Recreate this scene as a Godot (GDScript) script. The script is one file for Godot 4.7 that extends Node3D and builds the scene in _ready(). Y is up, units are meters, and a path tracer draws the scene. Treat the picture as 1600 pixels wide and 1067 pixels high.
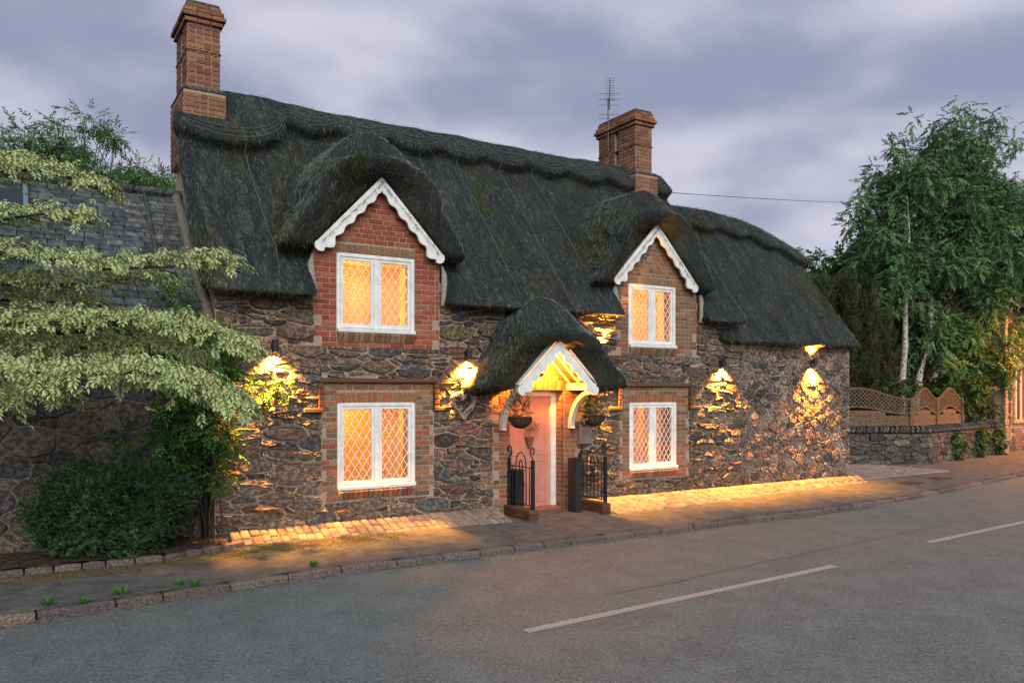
extends Node3D
# A thatched stone cottage beside a village road at dusk.
# Wall plane: z = 0, x runs along the street, y = 0 at the foot of the wall.

var rng := RandomNumberGenerator.new()
var M := {}
var taken := {}
var piece_count := {}
var rest := {}
var brick_cache := {}
var fnoise := FastNoiseLite.new()

class MB:
	var v := PackedVector3Array()
	var n := PackedVector3Array()
	var c := PackedColorArray()
	var t := PackedVector2Array()
	func tri(a: Vector3, b: Vector3, d: Vector3, col: Color) -> void:
		# a, b, d counter-clockwise from outside
		var nn := (b - a).cross(d - a).normalized()
		v.append(a); v.append(d); v.append(b)
		for k in 3:
			n.append(nn); c.append(col); t.append(Vector2.ZERO)
	func tri_n(a: Vector3, b: Vector3, d: Vector3, na: Vector3, nb: Vector3, nd: Vector3, col: Color) -> void:
		if (b - a).cross(d - a).dot(na + nb + nd) < 0.0:
			v.append(a); v.append(b); v.append(d)
			n.append(na); n.append(nb); n.append(nd)
		else:
			v.append(a); v.append(d); v.append(b)
			n.append(na); n.append(nd); n.append(nb)
		for k in 3:
			c.append(col); t.append(Vector2.ZERO)
	func quad(a: Vector3, b: Vector3, d: Vector3, e: Vector3, col: Color) -> void:
		tri(a, b, d, col); tri(a, d, e, col)
	func quad_out(a: Vector3, b: Vector3, d: Vector3, e: Vector3, mid: Vector3, col: Color) -> void:
		if (b - a).cross(d - a).dot((a + b + d + e) / 4.0 - mid) < 0.0:
			quad(a, e, d, b, col)
		else:
			quad(a, b, d, e, col)
	func tri_out(a: Vector3, b: Vector3, d: Vector3, mid: Vector3, col: Color) -> void:
		if (b - a).cross(d - a).dot((a + b + d) / 3.0 - mid) < 0.0:
			tri(a, d, b, col)
		else:
			tri(a, b, d, col)
	func box(lo: Vector3, hi: Vector3, col := Color.WHITE) -> void:
		xbox(Transform3D(Basis(), (lo + hi) / 2.0), hi - lo, col)
	func xbox(xf: Transform3D, s: Vector3, col := Color.WHITE) -> void:
		var h := s / 2.0
		var m := xf.origin
		for ax in 3:
			for sg in [-1.0, 1.0]:
				var p := []
				for k in [[-1, -1], [1, -1], [1, 1], [-1, 1]]:
					var q := Vector3.ZERO
					q[ax] = sg * h[ax]
					q[(ax + 1) % 3] = k[0] * h[(ax + 1) % 3]
					q[(ax + 2) % 3] = k[1] * h[(ax + 2) % 3]
					p.append(xf * q)
				quad_out(p[0], p[1], p[2], p[3], m, col)
	func cbox(xf: Transform3D, s: Vector3, b: float, col := Color.WHITE) -> void:
		# box with chamfered edges, 44 triangles
		var h := s / 2.0
		var m := xf.origin
		b = minf(b, minf(h.x, minf(h.y, h.z)) * 0.9)
		for ax in 3:
			var u := (ax + 1) % 3
			var w := (ax + 2) % 3
			for sg in [-1.0, 1.0]:
				var p := []
				for k in [[-1, -1], [1, -1], [1, 1], [-1, 1]]:
					var q := Vector3.ZERO
					q[ax] = sg * h[ax]
					q[u] = k[0] * (h[u] - b)
					q[w] = k[1] * (h[w] - b)
					p.append(xf * q)
				quad_out(p[0], p[1], p[2], p[3], m, col)
				for sh in [-1.0, 1.0]:
					var e := []
					for k in [[0, -1], [0, 1], [1, 1], [1, -1]]:
						var q := Vector3.ZERO
						q[ax] = sg * (h[ax] - (b if k[0] == 1 else 0.0))
						q[u] = sh * (h[u] - (b if k[0] == 0 else 0.0))
						q[w] = k[1] * (h[w] - b)
						e.append(xf * q)
					quad_out(e[0], e[1], e[2], e[3], m, col)
		for i in 8:
			var sx := 1.0 if i & 1 else -1.0
			var sy := 1.0 if i & 2 else -1.0
			var sz := 1.0 if i & 4 else -1.0
			tri_out(xf * Vector3(sx * h.x, sy * (h.y - b), sz * (h.z - b)), xf * Vector3(sx * (h.x - b), sy * h.y, sz * (h.z - b)), xf * Vector3(sx * (h.x - b), sy * (h.y - b), sz * h.z), m, col)
	func tube(p: Array, r: Array, sides := 6, col := Color.WHITE) -> void:
		var rings := []
		var norms := []
		var up := Vector3(0.123, 1, 0.077).normalized()
		for i in p.size():
			var d: Vector3 = (p[mini(i + 1, p.size() - 1)] - p[maxi(i - 1, 0)])
			d = d.normalized() if d.length() > 1e-7 else Vector3.UP
			var s := d.cross(up)
			if s.length() < 0.1:
				s = d.cross(Vector3.RIGHT)
			s = s.normalized()
			var w := s.cross(d).normalized()
			up = w
			var ring := []
			var nn := []
			for k in sides:
				var a := TAU * k / sides
				var o := s * cos(a) + w * sin(a)
				var rad: float = r[i] if i < r.size() else r[-1]
				ring.append(p[i] + o * rad)
				nn.append(o)
			rings.append(ring)
			norms.append(nn)
		for i in p.size() - 1:
			for k in sides:
				var k2 := (k + 1) % sides
				var a: Vector3 = rings[i][k]
				var b: Vector3 = rings[i][k2]
				var d: Vector3 = rings[i + 1][k2]
				var e: Vector3 = rings[i + 1][k]
				var out: Vector3 = norms[i][k] + norms[i][k2]
				if (b - a).cross(d - a).dot(out) < 0.0:
					tri_n(a, d, b, norms[i][k], norms[i + 1][k2], norms[i][k2], col)
					tri_n(a, e, d, norms[i][k], norms[i + 1][k], norms[i + 1][k2], col)
				else:
					tri_n(a, b, d, norms[i][k], norms[i][k2], norms[i + 1][k2], col)
					tri_n(a, d, e, norms[i][k], norms[i + 1][k2], norms[i + 1][k], col)
		for e in [[0, 1], [p.size() - 1, p.size() - 2]]:
			var away: Vector3 = p[e[0]] * 2.0 - p[e[1]]
			for k in range(1, sides - 1):
				tri_out(rings[e[0]][0], rings[e[0]][k], rings[e[0]][k + 1], p[e[0]] * 2.0 - away, col)
	func ext(poly: PackedVector2Array, xf: Transform3D, z0: float, z1: float, col := Color.WHITE) -> void:
		# extruded outline
		var ids := Geometry2D.triangulate_polygon(poly)
		for i in range(0, ids.size(), 3):
			var a := poly[ids[i]]
			var b := poly[ids[i + 1]]
			var d := poly[ids[i + 2]]
			if (b - a).cross(d - a) < 0.0:
				var s := b
				b = d
				d = s
			tri(xf * Vector3(a.x, a.y, z1), xf * Vector3(b.x, b.y, z1), xf * Vector3(d.x, d.y, z1), col)
			tri(xf * Vector3(a.x, a.y, z0), xf * Vector3(d.x, d.y, z0), xf * Vector3(b.x, b.y, z0), col)
		var cw := Geometry2D.is_polygon_clockwise(poly)
		for i in poly.size():
			var a := poly[i]
			var b := poly[(i + 1) % poly.size()]
			if cw:
				var s := a
				a = b
				b = s
			quad(xf * Vector3(a.x, a.y, z0), xf * Vector3(b.x, b.y, z0), xf * Vector3(b.x, b.y, z1), xf * Vector3(a.x, a.y, z1), col)
	func lathe(prof: PackedVector2Array, xf: Transform3D, sides := 16, col := Color.WHITE) -> void:
		for i in prof.size() - 1:
			var d := prof[i + 1] - prof[i]
			var nr := Vector2(d.y, -d.x).normalized()
			for k in sides:
				var a0 := TAU * k / sides
				var a1 := TAU * (k + 1) / sides
				var e0 := Vector3(cos(a0), 0, sin(a0))
				var e1 := Vector3(cos(a1), 0, sin(a1))
				var up := Vector3.UP
				var p0 := xf * (e0 * prof[i].x + up * prof[i].y)
				var p1 := xf * (e1 * prof[i].x + up * prof[i].y)
				var p2 := xf * (e1 * prof[i + 1].x + up * prof[i + 1].y)
				var p3 := xf * (e0 * prof[i + 1].x + up * prof[i + 1].y)
				var n0 := (xf.basis * (e0 * nr.x + up * nr.y)).normalized()
				var n1 := (xf.basis * (e1 * nr.x + up * nr.y)).normalized()
				tri_n(p0, p2, p1, n0, n1, n1, col)
				tri_n(p0, p3, p2, n0, n0, n1, col)
	func mesh() -> ArrayMesh:
		var a := []
		a.resize(Mesh.ARRAY_MAX)
		a[Mesh.ARRAY_VERTEX] = v
		a[Mesh.ARRAY_NORMAL] = n
		a[Mesh.ARRAY_COLOR] = c
		a[Mesh.ARRAY_TEX_UV] = t
		var m := ArrayMesh.new()
		m.add_surface_from_arrays(Mesh.PRIMITIVE_TRIANGLES, a)
		return m

func rf(a: float, b: float) -> float:
	return rng.randf_range(a, b)
func pick(a: Array):
	return a[rng.randi() % a.size()]
func numbered(called: String) -> String:
	var k: int = taken.get(called, 0)
	taken[called] = k + 1
	return called if k == 0 else "%s_%03d" % [called, k]
func tag(o: Node, label: String, category := "", group := "", kind := "") -> void:
	if label: o.set_meta("label", label)
	if category: o.set_meta("category", category)
	if group: o.set_meta("group", group)
	if kind: o.set_meta("kind", kind)
func thing(called: String, label: String, category: String, at := Vector3.ZERO, group := "") -> Node3D:
	var o := Node3D.new()
	o.name = numbered(called)
	add_child(o, true)
	o.position = at
	tag(o, label, category, group)
	return o
func node(called: String, parent: Node) -> Node3D:
	var o := Node3D.new()
	o.name = called
	parent.add_child(o, true)
	return o
func obj(called: String, mb: MB, mat: Material, parent: Node = self) -> MeshInstance3D:
	return inst(called, mb.mesh(), mat, parent)
func inst(called: String, mesh: Mesh, mat: Material, parent: Node = self) -> MeshInstance3D:
	var o := MeshInstance3D.new()
	o.name = numbered(called) if parent == self else called
	o.mesh = mesh
	o.material_override = mat
	parent.add_child(o, true)
	return o
func struct(called: String, mb: MB, mat: Material, label := "", category := "") -> MeshInstance3D:
	var o := obj(called, mb, mat)
	tag(o, label, category, "", "structure")
	return o
func room_for(owner_key: String, called: String, most := 300) -> bool:
	var k := owner_key + "/" + called
	piece_count[k] = piece_count.get(k, 0) + 1
	return piece_count[k] <= most

# ---- textures and materials -------------------------------------------------
func ntex(freq: float, oct: int, lo: Color, hi: Color, sd: int, kind := FastNoiseLite.TYPE_SIMPLEX_SMOOTH, size := 512, offs := PackedFloat32Array([0.25, 0.75])) -> NoiseTexture2D:
	var f := FastNoiseLite.new()
	f.noise_type = kind
	f.seed = sd
	f.frequency = freq
	f.fractal_octaves = oct
	var g := Gradient.new()
	g.offsets = offs
	g.colors = PackedColorArray([lo, hi])
	var x := NoiseTexture2D.new()
	x.width = size
	x.height = size
	x.seamless = true
	x.noise = f
	x.color_ramp = g
	return x
func nbump(freq: float, oct: int, sd: int, kind := FastNoiseLite.TYPE_SIMPLEX_SMOOTH, size := 512) -> NoiseTexture2D:
	return ntex(freq, oct, Color.BLACK, Color.WHITE, sd, kind, size, PackedFloat32Array([0.0, 1.0]))
func lin(r: float, g: float, b: float) -> Color:
	return Color(r, g, b).linear_to_srgb()
func mat(col: Color, rough := 0.8, tex: Texture2D = null, scale := 1.0, bump: Texture2D = null, depth := 0.0, vcol := false) -> StandardMaterial3D:
	var m := StandardMaterial3D.new()
	m.albedo_color = col
	m.roughness = rough
	m.metallic_specular = 0.4
	m.vertex_color_use_as_albedo = vcol
	if tex:
		m.albedo_texture = tex
	if bump:
		m.heightmap_enabled = true
		m.heightmap_texture = bump
		m.heightmap_scale = depth
	if tex or bump:
		m.uv1_triplanar = true
		m.uv1_world_triplanar = true
		m.uv1_scale = Vector3.ONE * scale
		m.uv1_triplanar_sharpness = 4.0
	return m

func make_materials() -> void:
	var g1 := ntex(0.02, 5, Color(0.62, 0.62, 0.62), Color(1, 1, 1), 3)
	var g2 := ntex(0.06, 4, Color(0.7, 0.68, 0.66), Color(1, 1, 1), 4)
	var g3 := ntex(0.012, 6, Color(0.55, 0.55, 0.55), Color(1, 1, 1), 5)
	var b1 := nbump(0.03, 6, 6)
	var b2 := nbump(0.09, 4, 7)
	M.stone = mat(Color.WHITE, 0.78, g1, 1.1, b1, 1.6, true)
	M.stone_far = mat(Color.WHITE, 0.85, g3, 0.5, b1, 1.6, true)
	M.mortar = mat(lin(0.47, 0.355, 0.265), 0.95, g2, 0.9, b2, 1.2)
	M.mortar_dark = mat(lin(0.19, 0.175, 0.15), 0.95, g2, 0.9, b2, 1.2)
	M.mortar_brick = mat(lin(0.45, 0.34, 0.26), 0.95, g2, 1.5, b2, 0.4)
	M.brick = mat(Color.WHITE, 0.88, ntex(0.05, 5, Color(0.66, 0.64, 0.62), Color(1, 1, 1), 9), 1.6, b2, 0.5, true)
	M.white = mat(lin(0.68, 0.70, 0.70), 0.45, ntex(0.01, 4, Color(0.93, 0.93, 0.92), Color(1, 1, 1), 10), 0.8, b2, 0.05)
	M.fillet = mat(lin(0.34, 0.34, 0.32), 0.9, g2, 1.0, b2, 0.6)
	M.lead = mat(lin(0.66, 0.65, 0.63), 0.55)
	M.door = mat(lin(0.46, 0.22, 0.18), 0.4, ntex(0.01, 4, Color(0.93, 0.93, 0.92), Color(1, 1, 1), 11), 0.8)
	M.iron = mat(lin(0.012, 0.012, 0.013), 0.45, null, 1.0, b2, 0.0)
	M.dark_paint = mat(lin(0.018, 0.02, 0.024), 0.5)
	M.asphalt = mat(Color.WHITE, 0.82, asphalt_tex(), 0.24, nbump(0.2, 3, 12, FastNoiseLite.TYPE_CELLULAR), 0.5)
	M.tarmac = mat(lin(0.92, 0.92, 0.92), 0.9, tarmac_tex(), 0.3, nbump(0.15, 4, 13), 0.7)
	M.paint = mat(Color.WHITE, 0.75, paint_tex(), 1.4, b2, 0.3)
	M.paint.transparency = BaseMaterial3D.TRANSPARENCY_ALPHA_SCISSOR
	M.paint.alpha_scissor_threshold = 0.5
	M.kerb = mat(Color.WHITE, 0.88, g2, 0.9, b2, 1.2, true)
	M.sett = mat(Color.WHITE, 0.9, g2, 1.3, b2, 0.8, true)
	M.soil = mat(lin(0.075, 0.055, 0.04), 1.0, g1, 0.8, b1, 4.0)
	M.grass_ground = mat(lin(0.05, 0.06, 0.025), 1.0, g3, 0.2, b1, 4.0)
	M.thatch = thatch_mat()
	M.straw = mat(Color.WHITE, 0.85, null, 1.0, null, 0.0, true)
	M.bark = mat(lin(0.07, 0.055, 0.045), 0.95, g1, 1.0, b1, 2.0)
	M.birch_bark = mat(lin(0.5, 0.47, 0.43), 0.8, ntex(0.03, 4, Color(0.12, 0.11, 0.1), Color(1, 1, 1), 15, FastNoiseLite.TYPE_SIMPLEX_SMOOTH, 512, PackedFloat32Array([0.3, 0.42])), 1.0)
	M.leaf = mat(Color.WHITE, 0.55, null, 1.0, null, 0.0, true)
	M.leaf.backlight_enabled = true
	M.leaf.backlight = Color(0.5, 0.5, 0.35)
	M.leaf.cull_mode = BaseMaterial3D.CULL_DISABLED
	M.slate = mat(Color.WHITE, 0.7, g1, 0.7, b1, 1.0, true)
	M.wood = mat(lin(0.185, 0.12, 0.07), 0.85, ntex(0.03, 4, Color(0.7, 0.68, 0.64), Color(1, 1, 1), 17), 0.8, b2, 0.4)
	M.wicker = mat(Color.WHITE, 0.8, null, 1.0, null, 0.0, true)
	M.coir = mat(lin(0.12, 0.07, 0.04), 1.0, g2, 3.0, b2, 1.0)
	M.glass = StandardMaterial3D.new()
	M.glass.transparency = BaseMaterial3D.TRANSPARENCY_ALPHA
	M.glass.albedo_color = Color(0.12, 0.13, 0.13, 0.05)
	M.glass.roughness = 0.03
	M.glass.metallic_specular = 0.5
	M.room = mat(lin(0.74, 0.54, 0.27), 0.9, ntex(0.004, 3, Color(0.9, 0.88, 0.86), Color(1, 1, 1), 19), 0.6)
	M.blind = mat(lin(0.75, 0.58, 0.32), 0.7)
	M.blind.backlight_enabled = true
	M.blind.backlight = Color(1.0, 0.9, 0.65)
	M.cupboard = mat(lin(0.32, 0.17, 0.07), 0.6)
	M.bulb = StandardMaterial3D.new()
	M.bulb.albedo_color = Color(1, 0.9, 0.7)
	M.bulb.emission_enabled = true
	M.bulb.emission = Color(1.0, 0.72, 0.32)
	M.bulb.emission_energy_multiplier = 4.0
	M.metal = mat(lin(0.1, 0.1, 0.1), 0.4)
	M.metal.metallic = 0.7
	M.pipe = mat(lin(0.01, 0.01, 0.011), 0.55)
	M.plaque = mat(lin(0.16, 0.165, 0.175), 0.5)
	M.skyframe = mat(lin(0.10, 0.17, 0.24), 0.5)

func asphalt_tex() -> ImageTexture:
	var f := FastNoiseLite.new()
	f.seed = 21
	f.frequency = 0.006
	f.fractal_octaves = 5
	var big := f.get_seamless_image(1024, 1024)
	var im := Image.create(1024, 1024, false, Image.FORMAT_RGB8)
	var r := RandomNumberGenerator.new()
	r.seed = 5
	var grain := PackedFloat32Array()
	for q in 342 * 342:
		grain.append(r.randf())
	for y in 1024:
		for x in 1024:
			var b := big.get_pixel(x, y).r
			var gi := (y / 3) * 342 + x / 3
			var s := grain[gi] * 0.8 + r.randf() * 0.2
			var k := 0.138 + (b - 0.5) * 0.045 + (s - 0.5) * 0.12
			if s > 0.92:
				k += 0.13
			elif s < 0.08:
				k *= 0.55
			k = maxf(k, 0.02)
			im.set_pixel(x, y, lin(k * 0.81, k * 0.96, k * 0.955))
	im.generate_mipmaps()
	return ImageTexture.create_from_image(im)
func tarmac_tex() -> ImageTexture:
	var f := FastNoiseLite.new()
	f.seed = 31
	f.frequency = 0.008
	f.fractal_octaves = 6
	var big := f.get_seamless_image(1024, 1024)
	f.seed = 32
	f.frequency = 0.02
	var mid := f.get_seamless_image(1024, 1024)
	var im := Image.create(1024, 1024, false, Image.FORMAT_RGB8)
	var r := RandomNumberGenerator.new()
	r.seed = 6
	for y in 1024:
		for x in 1024:
			var b := big.get_pixel(x, y).r
			var q := mid.get_pixel(x, y).r
			var s := r.randf()
			var k := 0.098 + (b - 0.5) * 0.07 + (q - 0.5) * 0.05 + (s - 0.5) * 0.03
			if s > 0.992:
				k += 0.12
			if absf(q - 0.5) < 0.006 and b > 0.55:
				k *= 0.45
			k = maxf(k, 0.025)
			im.set_pixel(x, y, lin(k * 0.95, k, k * 0.97))
	im.generate_mipmaps()
	return ImageTexture.create_from_image(im)
func paint_tex() -> ImageTexture:
	var f := FastNoiseLite.new()
	f.seed = 41
	f.frequency = 0.06
	f.fractal_octaves = 5
	var big := f.get_seamless_image(512, 512)
	var im := Image.create(512, 512, false, Image.FORMAT_RGBA8)
	var r := RandomNumberGenerator.new()
	r.seed = 8
	for y in 512:
		for x in 512:
			var b := big.get_pixel(x, y).r + (r.randf() - 0.5) * 0.45
			var k := 0.42 + (r.randf() - 0.5) * 0.1
			var cc := lin(k, k, k * 0.96)
			cc.a = 1.0 if b > 0.41 else 0.0
			im.set_pixel(x, y, cc)
	return ImageTexture.create_from_image(im)
func thatch_mat() -> StandardMaterial3D:
	# fibres: noise drawn out along v
	var im := Image.create(1024, 1024, false, Image.FORMAT_RGB8)
	var hm := Image.create(1024, 1024, false, Image.FORMAT_RGB8)
	var r := RandomNumberGenerator.new()
	r.seed = 77
	var col := PackedFloat32Array()
	col.resize(1024)
	for x in 1024:
		col[x] = r.randf()
	for y in 1024:
		for x in 1024:
			if r.randf() < 0.035:
				col[x] = r.randf()
			var k := col[x]
			var a := 0.42 + 0.58 * k
			if k > 0.95:
				a = 1.0
			else:
				a *= 0.82
			im.set_pixel(x, y, Color(a, a, a))
			hm.set_pixel(x, y, Color(k, k, k))
	im.generate_mipmaps()
	hm.generate_mipmaps()
	var m := StandardMaterial3D.new()
	m.albedo_texture = ImageTexture.create_from_image(im)
	m.heightmap_enabled = true
	m.heightmap_texture = ImageTexture.create_from_image(hm)
	m.heightmap_scale = 1.2
	m.roughness = 0.9
	m.metallic_specular = 0.25
	m.vertex_color_use_as_albedo = true
	return m

# ---- masonry -----------------------------------------------------------------
func clip_half(poly: PackedVector2Array, nrm: Vector2, d: float) -> PackedVector2Array:
	# keeps the side where nrm . p <= d
	var out := PackedVector2Array()
	var m := poly.size()
	for i in m:
		var a := poly[i]
		var b := poly[(i + 1) % m]
		var da := nrm.dot(a) - d
		var db := nrm.dot(b) - d
		if da <= 0.0:
			out.append(a)
		if (da < 0.0 and db > 0.0) or (da > 0.0 and db < 0.0):
			out.append(a.lerp(b, da / (da - db)))
	return out
func poly_area(p: PackedVector2Array) -> float:
	var s := 0.0
	for i in p.size():
		s += p[i].cross(p[(i + 1) % p.size()])
	return absf(s) / 2.0

# a rubble pattern: stones of mixed sizes, joints of mortar between them; returns outlines, largest first
func rubble(x0: float, x1: float, y0: float, y1: float, holes: Array, rmax: float, rmin: float, aspect: float, gap: float, sd: int, slabs := 0.0) -> Array:
	rng.seed = sd
	var pts := []
	var rad := []
	var cell := rmax * 2.0
	var grid := {}
	var w := (x1 - x0) / aspect
	var h := y1 - y0
	var r := rmax
	while r >= rmin:
		var tries := int(w * h / (r * r) * 0.9)
		for k in tries:
			var rr := r * rf(0.85, 1.1)
			var p := Vector2(rf(0, w), rf(0, h))
			var wx := x0 + p.x * aspect
			var wy := y0 + p.y
			var bad := false
			for hr in holes:
				if hr.has_point(Vector2(wx, wy)):
					bad = true
					break
			if bad:
				continue
			var gx := int(p.x / cell)
			var gy := int(p.y / cell)
			for ax in range(gx - 1, gx + 2):
				for ay in range(gy - 1, gy + 2):
					for j in grid.get(Vector2i(ax, ay), []):
						var lim: float = (rad[j] + rr) * 0.86
						if p.distance_squared_to(pts[j]) < lim * lim:
							bad = true
							break
					if bad: break
				if bad: break
			if bad:
				continue
			var key := Vector2i(gx, gy)
			if not grid.has(key):
				grid[key] = []
			grid[key].append(pts.size())
			pts.append(p)
			rad.append(rr)
		r *= 0.8
	var out := []
	for i in pts.size():
		var p: Vector2 = pts[i]
		var ri: float = rad[i]
		var e := ri * 2.2
		var poly := PackedVector2Array([Vector2(maxf(p.x - e, 0), maxf(p.y - e, 0)), Vector2(minf(p.x + e, w), maxf(p.y - e, 0)), Vector2(minf(p.x + e, w), minf(p.y + e, h)), Vector2(maxf(p.x - e, 0), minf(p.y + e, h))])
		var gx := int(p.x / cell)
		var gy := int(p.y / cell)
		for ax in range(gx - 2, gx + 3):
			for ay in range(gy - 2, gy + 3):
				for j in grid.get(Vector2i(ax, ay), []):
					if j == i:
						continue
					var q: Vector2 = pts[j]
					var dd := q - p
					var l := dd.length()
					if l > e * 1.5 + rmax * 2.0 or l < 1e-5:
						continue
					var rj: float = rad[j]
					var s := (l * l + ri * ri - rj * rj) / (2.0 * l)
					var nn := dd / l
					poly = clip_half(poly, nn, nn.dot(p) + s)
		if poly.size() < 3:
			continue
		for k in poly.size():
			poly[k] = Vector2(x0 + poly[k].x * aspect, y0 + poly[k].y)
		var wp := Vector2(x0 + p.x * aspect, y0 + p.y)
		for hr: Rect2 in holes:
			var dl := hr.position.x - wp.x
			var dr := wp.x - hr.end.x
			var db := hr.position.y - wp.y
			var dt := wp.y - hr.end.y
			var best := maxf(maxf(dl, dr), maxf(db, dt))
			if best == dl: poly = clip_half(poly, Vector2(1, 0), hr.position.x)
			elif best == dr: poly = clip_half(poly, Vector2(-1, 0), -hr.end.x)
			elif best == db: poly = clip_half(poly, Vector2(0, 1), hr.position.y)
			else: poly = clip_half(poly, Vector2(0, -1), -hr.end.y)
			if poly.size() < 3:
				break
		if poly.size() < 3:
			continue
		# some of the larger ones lie as two flat slabs
		var parts := [poly]
		if poly_area(poly) > 0.02 and rng.randf() < slabs:
			var mid := Vector2.ZERO
			for v in poly: mid += v
			mid /= poly.size()
			var nn := Vector2(rf(-0.16, 0.16), 1.0).normalized()
			var dd := nn.dot(mid) + rf(-0.25, 0.25) * ri
			parts = [clip_half(poly, nn, dd), clip_half(poly, -nn, -dd)]
		for piece in parts:
			finish_stone(piece, gap, ri, out)
	out.sort_custom(func(a, b): return a[0] > b[0])
	return out

func finish_stone(poly: PackedVector2Array, gap: float, ri: float, out: Array) -> void:
	if poly.size() < 3:
		return
	if true:
		if Geometry2D.is_polygon_clockwise(poly):
			poly.reverse()
		var ins := Geometry2D.offset_polygon(poly, -gap * rf(0.6, 1.6))
		if ins.is_empty():
			return
		poly = ins[0]
		if Geometry2D.is_polygon_clockwise(poly):
			poly.reverse()
		# knock the corners off and roughen the outline
		var q := PackedVector2Array()
		for k in poly.size():
			var a := poly[k]
			var b := poly[(k + 1) % poly.size()]
			if a.distance_to(b) < 0.02:
				q.append((a + b) / 2.0)
				continue
			var f := rf(0.05, 0.17)
			q.append(a.lerp(b, f))
			q.append(a.lerp(b, 1.0 - f))
		var jit := minf(ri * 0.10, 0.012)
		for k in q.size():
			q[k] += Vector2(rf(-jit, jit), rf(-jit, jit))
		var ar := poly_area(q)
		if q.size() >= 3 and ar > 0.0007:
			out.append([ar, q])

func stone_mesh(mb: MB, q: PackedVector2Array, xf: Transform3D, proud: float, col: Color) -> void:
	var m := q.size()
	var mid := Vector2.ZERO
	for p in q:
		mid += p
	mid /= m
	var tilt := Vector2(rf(-0.10, 0.10), rf(-0.16, 0.10))
	var rings := []
	for lvl in 3:
		var ring := []
		for k in m:
			var inset: float = [0.0, 0.015, 0.09][lvl]
			var p := q[k].lerp(mid, inset * rf(0.7, 1.3))
			var z: float = -0.04
			if lvl == 1:
				z = proud * rf(0.5, 0.75) + tilt.dot(p - mid) * 0.7
			elif lvl == 2:
				z = proud * rf(0.8, 1.12) + tilt.dot(p - mid)
			ring.append(xf * Vector3(p.x, p.y, z))
		rings.append(ring)
	var top := xf * Vector3(mid.x, mid.y, proud * rf(0.85, 1.15))
	for k in m:
		var k2 := (k + 1) % m
		for lvl in 2:
			mb.quad(rings[lvl][k], rings[lvl][k2], rings[lvl + 1][k2], rings[lvl + 1][k], col)
		mb.tri(rings[2][k], rings[2][k2], top, col)

func tint(base: Color, amount: float) -> Color:
	var k := 1.0 + rf(-amount, amount)
	return Color(base.r * k * (1.0 + rf(-0.06, 0.06)), base.g * k, base.b * k * (1.0 + rf(-0.06, 0.06)))

func lay_stones(polys: Array, parent: Node, owner_key: String, xf: Transform3D, palette: Array, lo: float, hi: float, m: Material, most := 300, called := "stone") -> void:
	var more := MB.new()
	for e in polys:
		var q: PackedVector2Array = e[1]
		var col := tint(pick(palette), 0.3)
		var proud := rf(lo, hi)
		if most > 0 and room_for(owner_key, called, most):
			var mb := MB.new()
			stone_mesh(mb, q, xf, proud, col)
			obj(called, mb, m, parent)
		else:
			stone_mesh(more, q, xf, proud, col)
	if more.v.size():
		var o := obj("small_" + called + "s", more, m, parent)
		o.set_meta("kind", "stuff")

# a flat wall with rectangular openings and real reveals
func holed_wall(x0: float, x1: float, y0: float, y1: float, z0: float, z1: float, holes: Array) -> MB:
	var mb := MB.new()
	var xs := [x0, x1]
	var ys := [y0, y1]
	for h: Rect2 in holes:
		xs.append_array([clampf(h.position.x, x0, x1), clampf(h.end.x, x0, x1)])
		ys.append_array([clampf(h.position.y, y0, y1), clampf(h.end.y, y0, y1)])
	xs.sort()
	ys.sort()
	var solid := func(i: int, j: int) -> bool:
		if i < 0 or j < 0 or i >= xs.size() - 1 or j >= ys.size() - 1:
			return false
		var mid := Vector2((xs[i] + xs[i + 1]) / 2.0, (ys[j] + ys[j + 1]) / 2.0)
		for h: Rect2 in holes:
			if h.has_point(mid):
				return false
		return true
	for i in xs.size() - 1:
		for j in ys.size() - 1:
			var a: float = xs[i]
			var b: float = xs[i + 1]
			var c: float = ys[j]
			var d: float = ys[j + 1]
			if b - a < 1e-5 or d - c < 1e-5 or not solid.call(i, j):
				continue
			var w := Color.WHITE
			mb.quad(Vector3(a, c, z1), Vector3(b, c, z1), Vector3(b, d, z1), Vector3(a, d, z1), w)
			mb.quad(Vector3(b, c, z0), Vector3(a, c, z0), Vector3(a, d, z0), Vector3(b, d, z0), w)
			# reveals, looking past strips of no width
			var il := i - 1
			while il >= 0 and xs[il + 1] - xs[il] < 1e-5: il -= 1
			var ir := i + 1
			while ir < xs.size() - 1 and xs[ir + 1] - xs[ir] < 1e-5: ir += 1
			var jl := j - 1
			while jl >= 0 and ys[jl + 1] - ys[jl] < 1e-5: jl -= 1
			var jr := j + 1
			while jr < ys.size() - 1 and ys[jr + 1] - ys[jr] < 1e-5: jr += 1
			if not solid.call(il, j): mb.quad(Vector3(a, c, z0), Vector3(a, c, z1), Vector3(a, d, z1), Vector3(a, d, z0), w)
			if not solid.call(ir, j): mb.quad(Vector3(b, c, z1), Vector3(b, c, z0), Vector3(b, d, z0), Vector3(b, d, z1), w)
			if not solid.call(i, jl): mb.quad(Vector3(a, c, z0), Vector3(b, c, z0), Vector3(b, c, z1), Vector3(a, c, z1), w)
			if not solid.call(i, jr): mb.quad(Vector3(a, d, z1), Vector3(b, d, z1), Vector3(b, d, z0), Vector3(a, d, z0), w)
	return mb

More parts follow.
